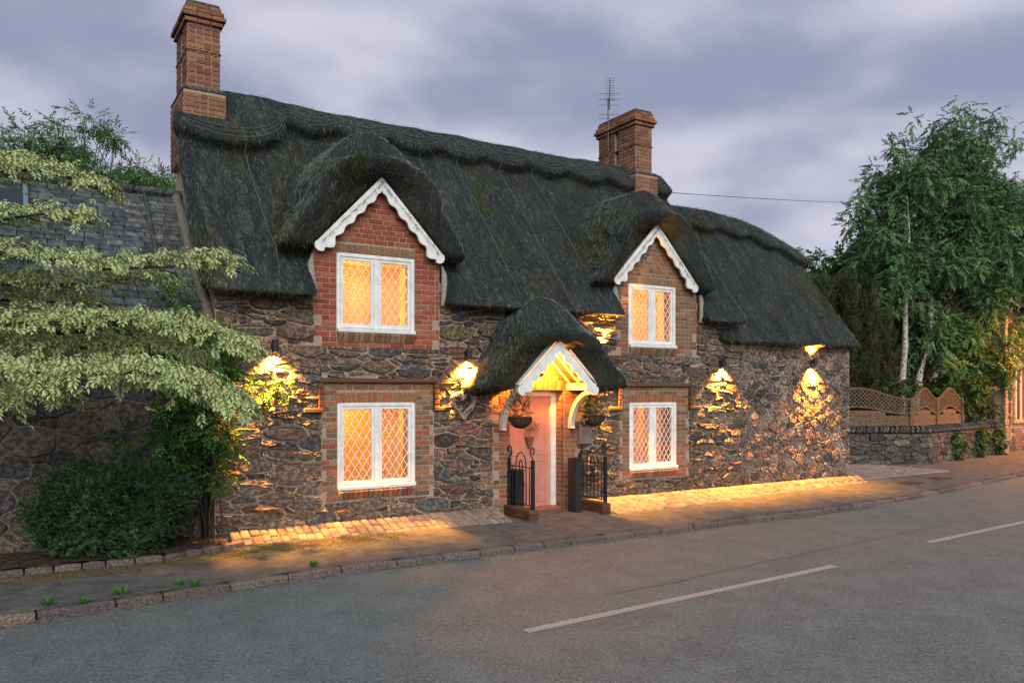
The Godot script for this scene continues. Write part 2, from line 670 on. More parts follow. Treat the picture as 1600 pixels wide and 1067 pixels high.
# ---- bricks ---------------------------------------------------------------------
const RED := [Color(0.42, 0.10, 0.055), Color(0.36, 0.085, 0.05), Color(0.46, 0.13, 0.07), Color(0.40, 0.15, 0.09), Color(0.33, 0.09, 0.06)]
const MIXED := [Color(0.36, 0.12, 0.07), Color(0.30, 0.18, 0.11), Color(0.24, 0.17, 0.11), Color(0.34, 0.20, 0.13), Color(0.19, 0.14, 0.10), Color(0.33, 0.24, 0.16), Color(0.38, 0.16, 0.09)]
const STACK := [Color(0.33, 0.155, 0.095), Color(0.28, 0.135, 0.09), Color(0.38, 0.19, 0.105), Color(0.26, 0.105, 0.08), Color(0.32, 0.18, 0.105)]

func put_brick(parent: Node, xf: Transform3D, size: Vector3, palette: Array, more: MB, m: Material, called := "brick", bevel := 0.005) -> void:
	var ci := rng.randi() % (palette.size() * 3)
	if room_for("cottage", called):
		var key := "%s%.2f%.2f%.2f%d%d" % [called, size.x, size.y, size.z, palette.hash(), ci]
		if not brick_cache.has(key):
			var mb := MB.new()
			mb.cbox(Transform3D(), size, bevel, tint(palette[ci % palette.size()], 0.18))
			brick_cache[key] = mb.mesh()
		var o := inst(called, brick_cache[key], m, parent)
		o.transform = xf
	else:
		more.cbox(xf, size, bevel, tint(palette[ci % palette.size()], 0.18))

# courses of bricks in the local x-y plane of xf; extent(y) gives [[xa, xb], ...] to be filled
func brick_field(parent: Node, xf: Transform3D, y0: float, y1: float, extent: Callable, palette: Array, more: MB, proud := 0.012, course := 0.0735) -> void:
	var row := 0
	var y := y0
	while y < y1 - 0.03:
		var spans: Array = extent.call(y + course / 2.0, row)
		for sp in spans:
			var x: float = sp[0]
			var first := true
			var k := row
			while x < sp[1] - 0.03:
				var ln := 0.225 if k % 2 == 0 else 0.1125
				if first and row % 2 == 1:
					ln = 0.1125
				first = false
				k += 1
				var xe := minf(x + ln, sp[1])
				if sp[1] - xe < 0.06:
					xe = sp[1]
				var wd: float = xe - x - 0.011
				if wd > 0.02:
					var dep := 0.09
					var c := Vector3((x + xe) / 2.0, y + course / 2.0, -dep / 2.0 + proud + rf(-0.002, 0.003))
					put_brick(parent, xf * Transform3D(Basis.from_euler(Vector3(rf(-0.006, 0.006), rf(-0.01, 0.01), rf(-0.006, 0.006))), c), Vector3(snappedf(wd, 0.01), course - 0.0115, dep), palette, more, M.brick)
				x = xe
		y += course
		row += 1

func finish_bricks(more: MB, parent: Node, called := "more_bricks") -> void:
	if more.v.size():
		var o := obj(called, more, M.brick, parent)
		o.set_meta("kind", "stuff")

func minus_holes(a: float, b: float, y: float, holes: Array) -> Array:
	var spans := [[a, b]]
	for h: Rect2 in holes:
		if y < h.position.y or y > h.end.y:
			continue
		var nxt := []
		for s in spans:
			if h.end.x <= s[0] or h.position.x >= s[1]:
				nxt.append(s)
				continue
			if h.position.x - s[0] > 0.03:
				nxt.append([s[0], h.position.x])
			if s[1] - h.end.x > 0.03:
				nxt.append([h.end.x, s[1]])
		spans = nxt
	return spans

# ---- thatch ---------------------------------------------------------------------
# hood centre, wall centre, lip height, feet height, bargeboard apex height
const HOODS := [[4.40, 4.5, 4.97, 3.74, 4.83], [9.58, 9.8, 4.83, 3.62, 4.74]]
const ARCH := [Vector2(0, 0), Vector2(0.32, -0.03), Vector2(0.60, -0.15), Vector2(0.77, -0.33), Vector2(0.88, -0.54), Vector2(1.12, -0.87), Vector2(1.36, -1.24)]
const PORCH_ARCH := [Vector2(0, 0), Vector2(0.35, -0.03), Vector2(0.60, -0.12), Vector2(0.82, -0.27), Vector2(1.0, -0.45), Vector2(1.15, -0.62), Vector2(1.32, -0.84)]

func smax(a: float, b: float, k: float) -> float:
	var h := maxf(k - absf(a - b), 0.0) / k
	return maxf(a, b) + h * h * k * 0.25
func smin(a: float, b: float, k: float) -> float:
	var h := maxf(k - absf(a - b), 0.0) / k
	return minf(a, b) - h * h * k * 0.25

# an eyebrow of thatch: an arch outside, the raking gable line inside, its front cut back from the lip to the bargeboards
func sd_hood(p: Vector3, xc: float, top: float, arch: Array, foot: float, xb: float, apex: float, rake: float, zf: float, zb: float, rise: float, cap: float) -> float:
	var ax := absf(p.x - xc)
	var lift := rise * smoothstep(zf, zf - 0.55, p.z) * (1.0 - smoothstep(0.0, 1.15, ax))
	var q := Vector2(ax, p.y - top - lift)
	var best := 9.0
	var edge := -9.0
	for i in arch.size() - 1:
		var a: Vector2 = arch[i]
		var b: Vector2 = arch[i + 1]
		var ab := b - a
		var t := clampf((q - a).dot(ab) / ab.length_squared(), 0.0, 1.0)
		best = minf(best, q.distance_to(a + ab * t))
		if ax >= a.x and ax <= b.x:
			edge = lerpf(a.y, b.y, (ax - a.x) / (b.x - a.x))
	var d := best if q.y > edge else -best
	var open := (p.y - (apex - rake * absf(p.x - xb))) / sqrt(1.0 + rake * rake)
	var front := (p.z - zf - 0.62 * clampf(d, -0.5, 0.0)) * 0.85
	var body := smax(smax(d, -open, 0.05), smax(front, foot - p.y + 0.15 * (p.z - zf), 0.08), 0.05)
	body = smax(body, zb - p.z, 0.04)
	var along := ax - cap - 0.09 * absf(sin(p.z * 3.4 + 0.7))
	var c := smax(maxf(d - 0.07, along), maxf(front - 0.02, maxf(zb - p.z, -(d + 0.15))), 0.03)
	return minf(body, c)

func sd_roof(p: Vector3) -> float:
	var wob := fnoise.get_noise_3d(p.x * 0.9, p.y * 0.9, p.z * 0.9) * 0.05 + fnoise.get_noise_3d(p.x * 4.0, p.y * 1.6, p.z * 1.6) * 0.018
	var zz := sqrt((p.z + 2.2) * (p.z + 2.2) + 0.02)
	var dout := zz * 0.780 + (p.y - 6.30) * 0.625
	var a := zz * 0.625 - (p.y - 6.30) * 0.780
	var under := -0.15 * (zz - 2.62) - 0.99 * (p.y - 3.03 - wob * 0.6)
	var endx := absf(p.x - 6.92) - 4.84
	var main := smax(smax(smax(dout, -(dout + 0.36), 0.06), under, 0.07), endx, 0.08)
	for h in HOODS:
		if absf(p.x - h[0]) < 2.6:
			var xb: float = h[0] + 0.08
			var open := maxf(absf(p.x - h[1]) - 1.0, maxf((p.y - (h[4] - 1.05 * absf(p.x - xb))) * 0.69, -(p.z + 1.9)))
			main = smax(main, -open, 0.07)
			main = smin(main, sd_hood(p, h[0], h[2], ARCH, h[3], xb, h[4], 1.05, 0.40, -1.9, 0.45, 0.82), 0.12)
	var cl := 0.46 + 0.20 * absf(sin((p.x - 3.62) * PI / 0.93))
	if p.x < 3.66:
		cl = 0.50 + 0.80 * sqrt(maxf(0.0, 1.0 - pow((p.x - 2.72) / 0.94, 2.0)))
	var cap := maxf(maxf(dout - 0.19, -(dout + 0.2)), maxf((a - cl) * 0.9, absf(p.x - 6.90) - 4.90))
	main = minf(main, cap)
	# the stack stands on the gable: the thatch stops in front of it
	if p.x < 3.4:
		main = smax(main, minf(2.74 - p.x, -1.66 - p.z), 0.06)
	if p.x > 11.0:
		var ry := 5.62 - 0.055 * (p.x - 12.4) * (p.x - 12.4)
		var wz := sqrt((p.z + 1.7) * (p.z + 1.7) + 0.03)
		var wl := sqrt((ry - 2.7) * (ry - 2.7) + 3.9)
		var wn := (ry - 2.7) / wl
		var wm := 1.975 / wl
		var wo := wz * wn + (p.y - ry) * wm
		var wa := wz * wm - (p.y - ry) * wn
		var wu := -0.1 * (wz - 1.95) - 0.99 * (p.y - 2.70 - wob * 0.5)
		var we := maxf(11.3 - p.x, p.x - 15.42 - 0.04 * (p.y - 2.7))
		var wing := smax(smax(smax(wo, -(wo + 0.34), 0.06), wu, 0.07), we, 0.10)
		var wc := 0.48 + 0.19 * absf(sin((p.x - 0.4) * 3.3))
		var wcap := maxf(maxf(wo - 0.17, -(wo + 0.2)), maxf(wa - wc, maxf(11.3 - p.x, p.x - 15.66)))
		main = minf(main, minf(wing, wcap))
	return main - wob * 0.6

func sd_porch(p: Vector3) -> float:
	var wob := fnoise.get_noise_3d(p.x * 3.0, p.y * 1.6, p.z * 1.6) * 0.02
	return sd_hood(p, 7.10, 2.68, PORCH_ARCH, 1.86, 7.15, 2.58, 1.0, 0.90, -0.02, 0.50, 0.72) - wob

func surface_net(f: Callable, lo: Vector3, hi: Vector3, cell: float) -> Dictionary:
	var nx := int((hi.x - lo.x) / cell) + 2
	var ny := int((hi.y - lo.y) / cell) + 2
	var nz := int((hi.z - lo.z) / cell) + 2
	var vals := PackedFloat32Array()
	vals.resize(nx * ny * nz)
	vals.fill(99.0)
	var vid := PackedInt32Array()
	vid.resize(nx * ny * nz)
	vid.fill(-1)
	var B := 4
	var reach := B * cell * 0.87 * 1.25 + 0.03
	var blocks := []
	for bi in range(0, nx - 1, B):
		for bj in range(0, ny - 1, B):
			for bk in range(0, nz - 1, B):
				var mid := lo + Vector3(bi + B * 0.5, bj + B * 0.5, bk + B * 0.5) * cell
				if absf(f.call(mid)) < reach:
					blocks.append(Vector3i(bi, bj, bk))
	var sx := ny * nz
	for b: Vector3i in blocks:
		for i in range(b.x, mini(b.x + B + 1, nx)):
			for j in range(b.y, mini(b.y + B + 1, ny)):
				for k in range(b.z, mini(b.z + B + 1, nz)):
					var id := i * sx + j * nz + k
					if vals[id] == 99.0:
						vals[id] = f.call(lo + Vector3(i, j, k) * cell)
	var verts := PackedVector3Array()
	var cells := []
	var offs := [0, 1, nz, nz + 1, sx, sx + 1, sx + nz, sx + nz + 1]
	var edges := [[0, 1], [0, 2], [0, 4], [1, 3], [1, 5], [2, 3], [2, 6], [3, 7], [4, 5], [4, 6], [5, 7], [6, 7]]
	var cpos := [Vector3(0, 0, 0), Vector3(0, 0, 1), Vector3(0, 1, 0), Vector3(0, 1, 1), Vector3(1, 0, 0), Vector3(1, 0, 1), Vector3(1, 1, 0), Vector3(1, 1, 1)]
	for b: Vector3i in blocks:
		for i in range(b.x, mini(b.x + B, nx - 1)):
			for j in range(b.y, mini(b.y + B, ny - 1)):
				for k in range(b.z, mini(b.z + B, nz - 1)):
					var id := i * sx + j * nz + k
					var inside := 0
					for o in 8:
						if vals[id + offs[o]] < 0.0:
							inside += 1
					if inside == 0 or inside == 8:
						continue
					var s := Vector3.ZERO
					var cnt := 0
					for e in edges:
						var va := vals[id + offs[e[0]]]
						var vb := vals[id + offs[e[1]]]
						if (va < 0.0) != (vb < 0.0):
							s += cpos[e[0]].lerp(cpos[e[1]], va / (va - vb))
							cnt += 1
					vid[id] = verts.size()
					verts.append(lo + (Vector3(i, j, k) + s / cnt) * cell)
					cells.append(Vector3i(i, j, k))
	var idx := PackedInt32Array()
	var nrm := PackedVector3Array()
	nrm.resize(verts.size())
	var steps := [sx, nz, 1]
	for c: Vector3i in cells:
		var id := c.x * sx + c.y * nz + c.z
		for ax in 3:
			var v0 := vals[id]
			var v1 := vals[id + steps[ax]]
			if (v0 < 0.0) == (v1 < 0.0):
				continue
			var u: int = (ax + 1) % 3
			var w: int = (ax + 2) % 3
			if c[u] == 0 or c[w] == 0:
				continue
			var q0 := vid[id]
			var q1 := vid[id - steps[u]]
			var q2 := vid[id - steps[u] - steps[w]]
			var q3 := vid[id - steps[w]]
			if q1 < 0 or q2 < 0 or q3 < 0:
				continue
			var want := Vector3.ZERO
			want[ax] = 1.0 if v0 < 0.0 else -1.0
			var fn := (verts[q1] - verts[q0]).cross(verts[q2] - verts[q0]) + (verts[q2] - verts[q0]).cross(verts[q3] - verts[q0])
			if fn.dot(want) < 0.0:
				var sw := q1
				q1 = q3
				q3 = sw
				fn = -fn
			for q in [q0, q1, q2, q3]:
				nrm[q] += fn
			idx.append_array([q0, q2, q1, q0, q3, q2])
	for i in nrm.size():
		nrm[i] = nrm[i].normalized()
	return {"v": verts, "n": nrm, "i": idx}

func thatch_color(p: Vector3) -> Color:
	var a := fnoise.get_noise_3d(p.x * 1.3, p.y * 0.9, p.z * 0.9)
	var b := fnoise.get_noise_3d(p.x * 5.0 + 30.0, p.y * 2.0, p.z * 2.0)
	var c := Color(0.150, 0.196, 0.190)
	var moss := smoothstep(0.05, 0.45, a + b * 0.45)
	c = c.lerp(Color(0.15, 0.155, 0.042), moss * 0.6)
	var grey := smoothstep(0.1, 0.5, fnoise.get_noise_3d(p.x * 2.0 - 60.0, p.y * 2.0, p.z * 2.0) + b * 0.3)
	c = c.lerp(Color(0.19, 0.185, 0.175), grey * 0.7)
	return c * (0.85 + 0.35 * b)

func thatch_mesh(net: Dictionary) -> ArrayMesh:
	var v: PackedVector3Array = net.v
	var n: PackedVector3Array = net.n
	var col := PackedColorArray()
	var uv := PackedVector2Array()
	for i in v.size():
		var p := v[i]
		var cc := thatch_color(p)
		cc.a = 1.0
		col.append(cc)
		uv.append(Vector2((p.x * (1.0 - absf(n[i].x)) + p.z * absf(n[i].x)) * 0.55 + p.x * 0.2, (-0.79 * p.y + 0.61 * p.z) * 0.4))
	var a := []
	a.resize(Mesh.ARRAY_MAX)
	a[Mesh.ARRAY_VERTEX] = v
	a[Mesh.ARRAY_NORMAL] = n
	a[Mesh.ARRAY_COLOR] = col
	a[Mesh.ARRAY_TEX_UV] = uv
	a[Mesh.ARRAY_INDEX] = net.i
	var m := ArrayMesh.new()
	m.add_surface_from_arrays(Mesh.PRIMITIVE_TRIANGLES, a)
	return m

func straw_mesh() -> ArrayMesh:
	var mb := MB.new()
	mb.tube([Vector3(0, 0, 0), Vector3(0, 0, 0.55), Vector3(0, -0.03, 1)], [0.5, 0.45, 0.2], 3)
	# thin: x and y are scaled to the straw's width, z to its length
	return mb.mesh()

func lay_straw(net: Dictionary, count: int, parent: Node, called := "straw") -> void:
	var v: PackedVector3Array = net.v
	var n: PackedVector3Array = net.n
	var mm := MultiMesh.new()
	mm.transform_format = MultiMesh.TRANSFORM_3D
	mm.use_colors = true
	mm.mesh = straw_mesh()
	mm.instance_count = count
	for i in count:
		var k := rng.randi() % v.size()
		var nn := n[k]
		var p := v[k] + Vector3(rf(-0.03, 0.03), rf(-0.02, 0.02), rf(-0.02, 0.02))
		var d := Vector3(rf(-0.22, 0.22), -0.79, 0.61)
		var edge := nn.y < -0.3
		if not edge:
			var g := Vector3(0, -1, 0.1)
			var tn := g - nn * g.dot(nn)
			if tn.length() > 0.2:
				d = tn.normalized() + Vector3(rf(-0.25, 0.25), rf(-0.1, 0.1), rf(-0.15, 0.15))
			d += nn * rf(-0.03, 0.05)
		d = d.normalized()
		var ln := rf(0.03, 0.11)
		var wd := rf(0.003, 0.006)
		var x := d.cross(nn)
		if x.length() < 0.05:
			x = d.cross(Vector3(0.3, 1, 0.2))
		x = x.normalized()
		var y := d.cross(x)
		var c := thatch_color(p)
		var s := rng.randf()
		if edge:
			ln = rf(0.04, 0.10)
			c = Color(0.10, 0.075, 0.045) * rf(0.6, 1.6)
		elif s > 0.955:
			c = Color(0.30, 0.31, 0.28) * rf(0.6, 1.2)
		elif s > 0.85:
			c *= rf(1.3, 1.9)
		else:
			c *= rf(0.4, 1.15)
		c.a = 1.0
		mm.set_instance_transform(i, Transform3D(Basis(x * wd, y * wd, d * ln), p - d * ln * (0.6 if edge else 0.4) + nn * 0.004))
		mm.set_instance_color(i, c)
	var o := MultiMeshInstance3D.new()
	o.name = called
	o.multimesh = mm
	o.material_override = M.straw
	o.set_meta("kind", "stuff")
	parent.add_child(o, true)

# foremost point of the roof over a spot of the slope, for things laid on it
func on_roof(x: float, y: float) -> Vector3:
	var z := 0.8
	for k in 80:
		var d := sd_roof(Vector3(x, y, z))
		if d < 0.006:
			break
		z -= maxf(d * 0.7, 0.008)
	return Vector3(x, y, z)

# ---- the cottage ------------------------------------------------------------------
var cot: Node3D
const SLATEY := [Color(0.125, 0.122, 0.118), Color(0.185, 0.125, 0.09), Color(0.15, 0.125, 0.085), Color(0.235, 0.17, 0.125), Color(0.08, 0.073, 0.07), Color(0.165, 0.14, 0.11), Color(0.19, 0.12, 0.095)]
const PINKISH := [Color(0.22, 0.155, 0.135), Color(0.18, 0.145, 0.135), Color(0.27, 0.205, 0.17), Color(0.14, 0.115, 0.105), Color(0.25, 0.165, 0.125), Color(0.10, 0.09, 0.09), Color(0.30, 0.25, 0.21)]
const WIN := [Rect2(3.87, 2.62, 1.18, 1.10), Rect2(9.13, 2.56, 1.10, 1.10), Rect2(3.88, 0.42, 1.18, 1.21), Rect2(9.15, 0.41, 1.10, 1.18)]
const DOOR := Rect2(6.70, -0.16, 1.04, 1.96)

func build_window(called: String, r: Rect2, z: float) -> void:
	var w := node(called, cot)
	var x0 := r.position.x
	var x1 := r.end.x
	var y0 := r.position.y
	var y1 := r.end.y
	var mid := (x0 + x1) / 2.0
	var fr := MB.new()
	var I := Basis()
	var f := 0.055
	for e in [[x0 + f / 2, (y0 + y1) / 2, f, y1 - y0], [x1 - f / 2, (y0 + y1) / 2, f, y1 - y0]]:
		fr.cbox(Transform3D(I, Vector3(e[0], e[1], z - 0.04)), Vector3(e[2], e[3], 0.1), 0.006)
	fr.cbox(Transform3D(I, Vector3(mid, y1 - f / 2, z - 0.042)), Vector3(x1 - x0 - f * 2, f, 0.1), 0.006)
	fr.cbox(Transform3D(I, Vector3(mid, (y0 + y1) / 2, z - 0.045)), Vector3(0.07, y1 - y0 - f, 0.09), 0.006)
	obj("frame", fr, M.white, w)
	var sl := MB.new()
	sl.cbox(Transform3D(Basis.from_euler(Vector3(0.12, 0, 0)), Vector3(mid, y0 + 0.025, z - 0.01)), Vector3(x1 - x0 + 0.0, 0.055, 0.15), 0.008)
	obj("sill", sl, M.white, w)
	for side in 2:
		var a := x0 + f + 0.002 if side == 0 else mid + 0.037
		var b := mid - 0.037 if side == 0 else x1 - f - 0.002
		var c := y0 + 0.056
		var d := y1 - f - 0.002
		var sa := MB.new()
		var s := 0.042
		sa.cbox(Transform3D(I, Vector3(a + s / 2, (c + d) / 2, z - 0.03)), Vector3(s, d - c, 0.05), 0.005)
		sa.cbox(Transform3D(I, Vector3(b - s / 2, (c + d) / 2, z - 0.03)), Vector3(s, d - c, 0.05), 0.005)
		sa.cbox(Transform3D(I, Vector3((a + b) / 2, c + s * 0.7, z - 0.031)), Vector3(b - a - s * 2, s * 1.4, 0.05), 0.005)
		sa.cbox(Transform3D(I, Vector3((a + b) / 2, d - s / 2, z - 0.031)), Vector3(b - a - s * 2, s, 0.05), 0.005)
		obj("sash", sa, M.white, w)
		# leaded diamonds
		var ra := Rect2(a + s, c + s * 1.4, b - a - 2 * s, d - c - 2.4 * s)
		var dw := ra.size.x / 3.6
		var dh := dw * 1.56
		var more := MB.new()
		var rp := PackedVector2Array([ra.position, Vector2(ra.end.x, ra.position.y), ra.end, Vector2(ra.position.x, ra.end.y)])
		for i in range(-1, 11):
			for j in range(-1, 30):
				var cx := ra.position.x + (i + (0.5 if j % 2 else 0.0)) * dw
				var cy := ra.position.y + j * dh / 2.0
				var dia := PackedVector2Array([Vector2(cx - dw / 2 * 0.97, cy), Vector2(cx, cy - dh / 2 * 0.97), Vector2(cx + dw / 2 * 0.97, cy), Vector2(cx, cy + dh / 2 * 0.97)])
				for poly in Geometry2D.intersect_polygons(dia, rp):
					if poly_area(poly) < 0.0004:
						continue
					var ctr := Vector2.ZERO
					for q in poly: ctr += q
					ctr /= poly.size()
					var xf := Transform3D(Basis.from_euler(Vector3(rf(-0.03, 0.03), rf(-0.03, 0.03), 0)), Vector3(ctr.x, ctr.y, z - 0.03))
					var loc := PackedVector2Array()
					for q in poly: loc.append(q - ctr)
					var pm := MB.new()
					if Geometry2D.is_polygon_clockwise(loc): loc.reverse()
					for k in range(1, loc.size() - 1):
						(pm if piece_count.get("cottage/pane", 0) < 300 else more).tri(xf * Vector3(loc[0].x, loc[0].y, 0), xf * Vector3(loc[k].x, loc[k].y, 0), xf * Vector3(loc[k + 1].x, loc[k + 1].y, 0), Color.WHITE)
					if pm.v.size():
						room_for("cottage", "pane")
						obj("pane", pm, M.glass, w)
		if more.v.size():
			var mo := obj("more_panes", more, M.glass, w)
			mo.set_meta("kind", "stuff")
		var ld := MB.new()
		for sg in [-1.0, 1.0]:
			for i in range(-14, 30):
				var base := Vector2(ra.position.x + (i + 0.5) * dw, ra.position.y)
				var dir := Vector2(sg * dw, dh)
				var t0 := 0.0
				var t1 := ra.size.y / dh
				var xa := base.x + dir.x * t0
				var xb := base.x + dir.x * t1
				var lo_t := t0
				var hi_t := t1
				for lim in [[ra.position.x, -1.0], [ra.end.x, 1.0]]:
					var tl: float = (lim[0] - base.x) / dir.x
					if (dir.x > 0.0) == (lim[1] > 0.0): hi_t = minf(hi_t, tl)
					else: lo_t = maxf(lo_t, tl)
				if hi_t - lo_t < 0.05:
					continue
				var pa := base + dir * lo_t
				var pb := base + dir * hi_t
				var dd := pb - pa
				var bas := Basis(Vector3(0, 0, 1), atan2(dd.y, dd.x))
				ld.xbox(Transform3D(bas, Vector3((pa.x + pb.x) / 2, (pa.y + pb.y) / 2, z - 0.029 + sg * 0.0015)), Vector3(dd.length(), 0.009, 0.008))
		obj("leading", ld, M.lead, w)

func build_room(r: Rect2, zf: float, deep: float, blind: bool, y_lo: float, y_hi: float, lamp_y: float, energy: float, extra: float) -> void:
	var x0 := r.position.x - extra
	var x1 := r.end.x + extra
	var rm := MB.new()
	var t := 0.06
	var zb := zf - deep
	rm.box(Vector3(x0 - t, y_lo, zb), Vector3(x0, y_hi, zf))
	rm.box(Vector3(x1, y_lo, zb), Vector3(x1 + t, y_hi, zf))
	rm.box(Vector3(x0 - t, y_lo, zb - t), Vector3(x1 + t, y_hi, zb))
	rm.box(Vector3(x0 - t, y_lo - t, zb - t), Vector3(x1 + t, y_lo, zf))
	rm.box(Vector3(x0 - t, y_hi, zb - t), Vector3(x1 + t, y_hi + t, zf))
	obj("room", rm, M.room, cot)
	var lp := OmniLight3D.new()
	lp.name = "room_light"
	lp.light_color = Color(1.0, 0.71, 0.26)
	lp.light_energy = energy
	lp.light_size = 0.06
	lp.omni_range = 6.0
	lp.omni_attenuation = 2.0
	lp.shadow_enabled = true
	lp.position = Vector3(lerpf(x0, x1, 0.42), lamp_y, zf - deep * 0.55)
	add_child(lp, true)
	var sh := MB.new()
	sh.lathe(PackedVector2Array([Vector2(0.06, -0.05), Vector2(0.06, 0.03), Vector2(0.02, 0.06)]), Transform3D(Basis(), lp.position + Vector3(0, 0.075, 0)), 12)
	obj("lamp_bulb", sh, M.bulb, cot)
	if blind:
		var bl := node("blind", cot)
		var y := r.position.y + 0.10
		while y < r.end.y - 0.07:
			var s := MB.new()
			s.xbox(Transform3D(Basis.from_euler(Vector3(1.15, 0, 0)), Vector3((x0 + x1) / 2.0, y, zf - 0.10)), Vector3(r.size.x - 0.10, 0.004, 0.054))
			obj("slat", s, M.blind, bl)
			y += 0.052

func bargeboard(parent: Node, foot: Vector2, apex: Vector2, width: float, z: float, waves: float, thick := 0.035) -> void:
	var d := apex - foot
	var l := d.length()
	var u := d / l
	var nr := Vector2(u.y, -u.x)
	if nr.y > 0.0:
		nr = -nr
	var poly := PackedVector2Array()
	poly.append(foot)
	poly.append(apex)
	var steps := 60
	var last := Vector2.ZERO
	for i in range(steps + 1):
		var s := 1.0 - i / float(steps)
		var off := width + 0.034 * pow(sin(PI * s * waves), 2.0) - 0.014
		if s < 0.16:
			off += 0.05 * sin(PI * s / 0.16)
		var p := foot + u * (s * l) + nr * off
		if i == 0:
			# cut plumb at the apex
			p = Vector2(apex.x, apex.y - off / maxf(absf(nr.y), 0.3))
		elif (p.x - apex.x) * (foot.x - apex.x) < 0.0:
			continue
		poly.append(p)
		last = p
	var c := foot + nr * width * 0.5 - u * 0.01
	var a0 := (last - c).angle()
	var a1 := (foot - c).angle()
	var da := wrapf(a1 - a0, -PI, PI)
	if (Vector2.from_angle(a0 + da / 2)).dot(u) > 0.0:
		da = da - TAU if da > 0.0 else da + TAU
	for k in range(1, 7):
		poly.append(c + Vector2.from_angle(a0 + da * k / 7.0) * width * 0.62)
	var mb := MB.new()
	mb.ext(poly, Transform3D(), z - thick, z)
	obj("bargeboard", mb, M.white, parent)

func build_dormer(k: int) -> void:
	var xc: float = HOODS[k][1]
	var hx: float = HOODS[k][0]
	var dm := node("dormer", cot)
	var r: Rect2 = WIN[k]
	var hw := 0.96
	var y0 := 2.40
	var eave := 3.72
	var top := 4.78
	# backing of mortar, gable-shaped, round the window
	var bk := holed_wall(xc - hw, xc + hw, y0, eave, -0.30, 0.003, [Rect2(r.position.x + 0.0, r.position.y, r.size.x, r.size.y)])
	bk.ext(PackedVector2Array([Vector2(xc - hw, eave), Vector2(xc + hw, eave), Vector2(xc, top)]), Transform3D(), -0.30, 0.003)
	obj("gable_wall", bk, M.mortar_brick, dm)
	var more := MB.new()
	var ext := func(y: float, row: int) -> Array:
		var half := hw - 0.005
		if y > eave:
			half = hw * (top - y) / (top - eave) - 0.02
		if half < 0.05:
			return []
		var tooth := 0.0
		if y < 2.95 and row % 4 < 2: tooth = 0.11
		return minus_holes(xc - half + tooth, xc + half - tooth, y, [Rect2(r.position.x - 0.004, r.position.y - 0.13, r.size.x + 0.008, r.size.y + 0.13 + 0.13)])
	brick_field(dm, Transform3D(), y0, top, ext, RED if k == 0 else MIXED, more)
	# sloping cills of bricks on edge, and a cambered head of headers
	var nb := 15
	for i in nb:
		var x := lerpf(r.position.x, r.end.x, (i + 0.5) / nb)
		put_brick(dm, Transform3D(Basis.from_euler(Vector3(0.5, 0, rf(-0.02, 0.02))), Vector3(x, r.position.y - 0.058, -0.005)), Vector3(r.size.x / nb - 0.01, 0.13, 0.13), MIXED, more, M.brick)
		var u := (i + 0.5) / nb * 2.0 - 1.0
		put_brick(dm, Transform3D(Basis(Vector3(0, 0, 1), -u * 0.22), Vector3(x + u * 0.02, r.end.y + 0.066 - u * u * 0.012, -0.03)), Vector3(r.size.x / nb - 0.009, 0.12, 0.09), [Color(0.3, 0.19, 0.1), Color(0.33, 0.22, 0.12), Color(0.26, 0.15, 0.09)], more, M.brick)
	finish_bricks(more, dm)
	var ap := Vector2(hx + 0.08, HOODS[k][4] - 0.02)
	bargeboard(dm, Vector2(hx + 0.08 - 0.93, HOODS[k][4] - 1.0), ap, 0.145, 0.16, 6.0)
	bargeboard(dm, Vector2(hx + 0.08 + 0.95, HOODS[k][4] - 1.02), ap, 0.145, 0.16, 6.0)
	# lime fillets where the thatch meets the brick cheeks
	for sg in [-1.0, 1.0]:
		var fi := MB.new()
		var fx: float = xc + sg * (hw + 0.025)
		fi.tube([Vector3(fx, 3.66, 0.03), Vector3(fx + sg * 0.03, 3.52, 0.05), Vector3(fx + sg * 0.02, 3.36, 0.08), Vector3(fx, 3.2, 0.10), Vector3(fx - sg * 0.01, 3.05, 0.08)], [0.012, 0.045, 0.05, 0.045, 0.02], 7)
		obj("fillet", fi, M.fillet, dm)
	build_window("window", r, 0.0)
	build_room(r, -0.31, 1.35, true, 2.42, 3.71, 3.4, 1.15, 0.25)

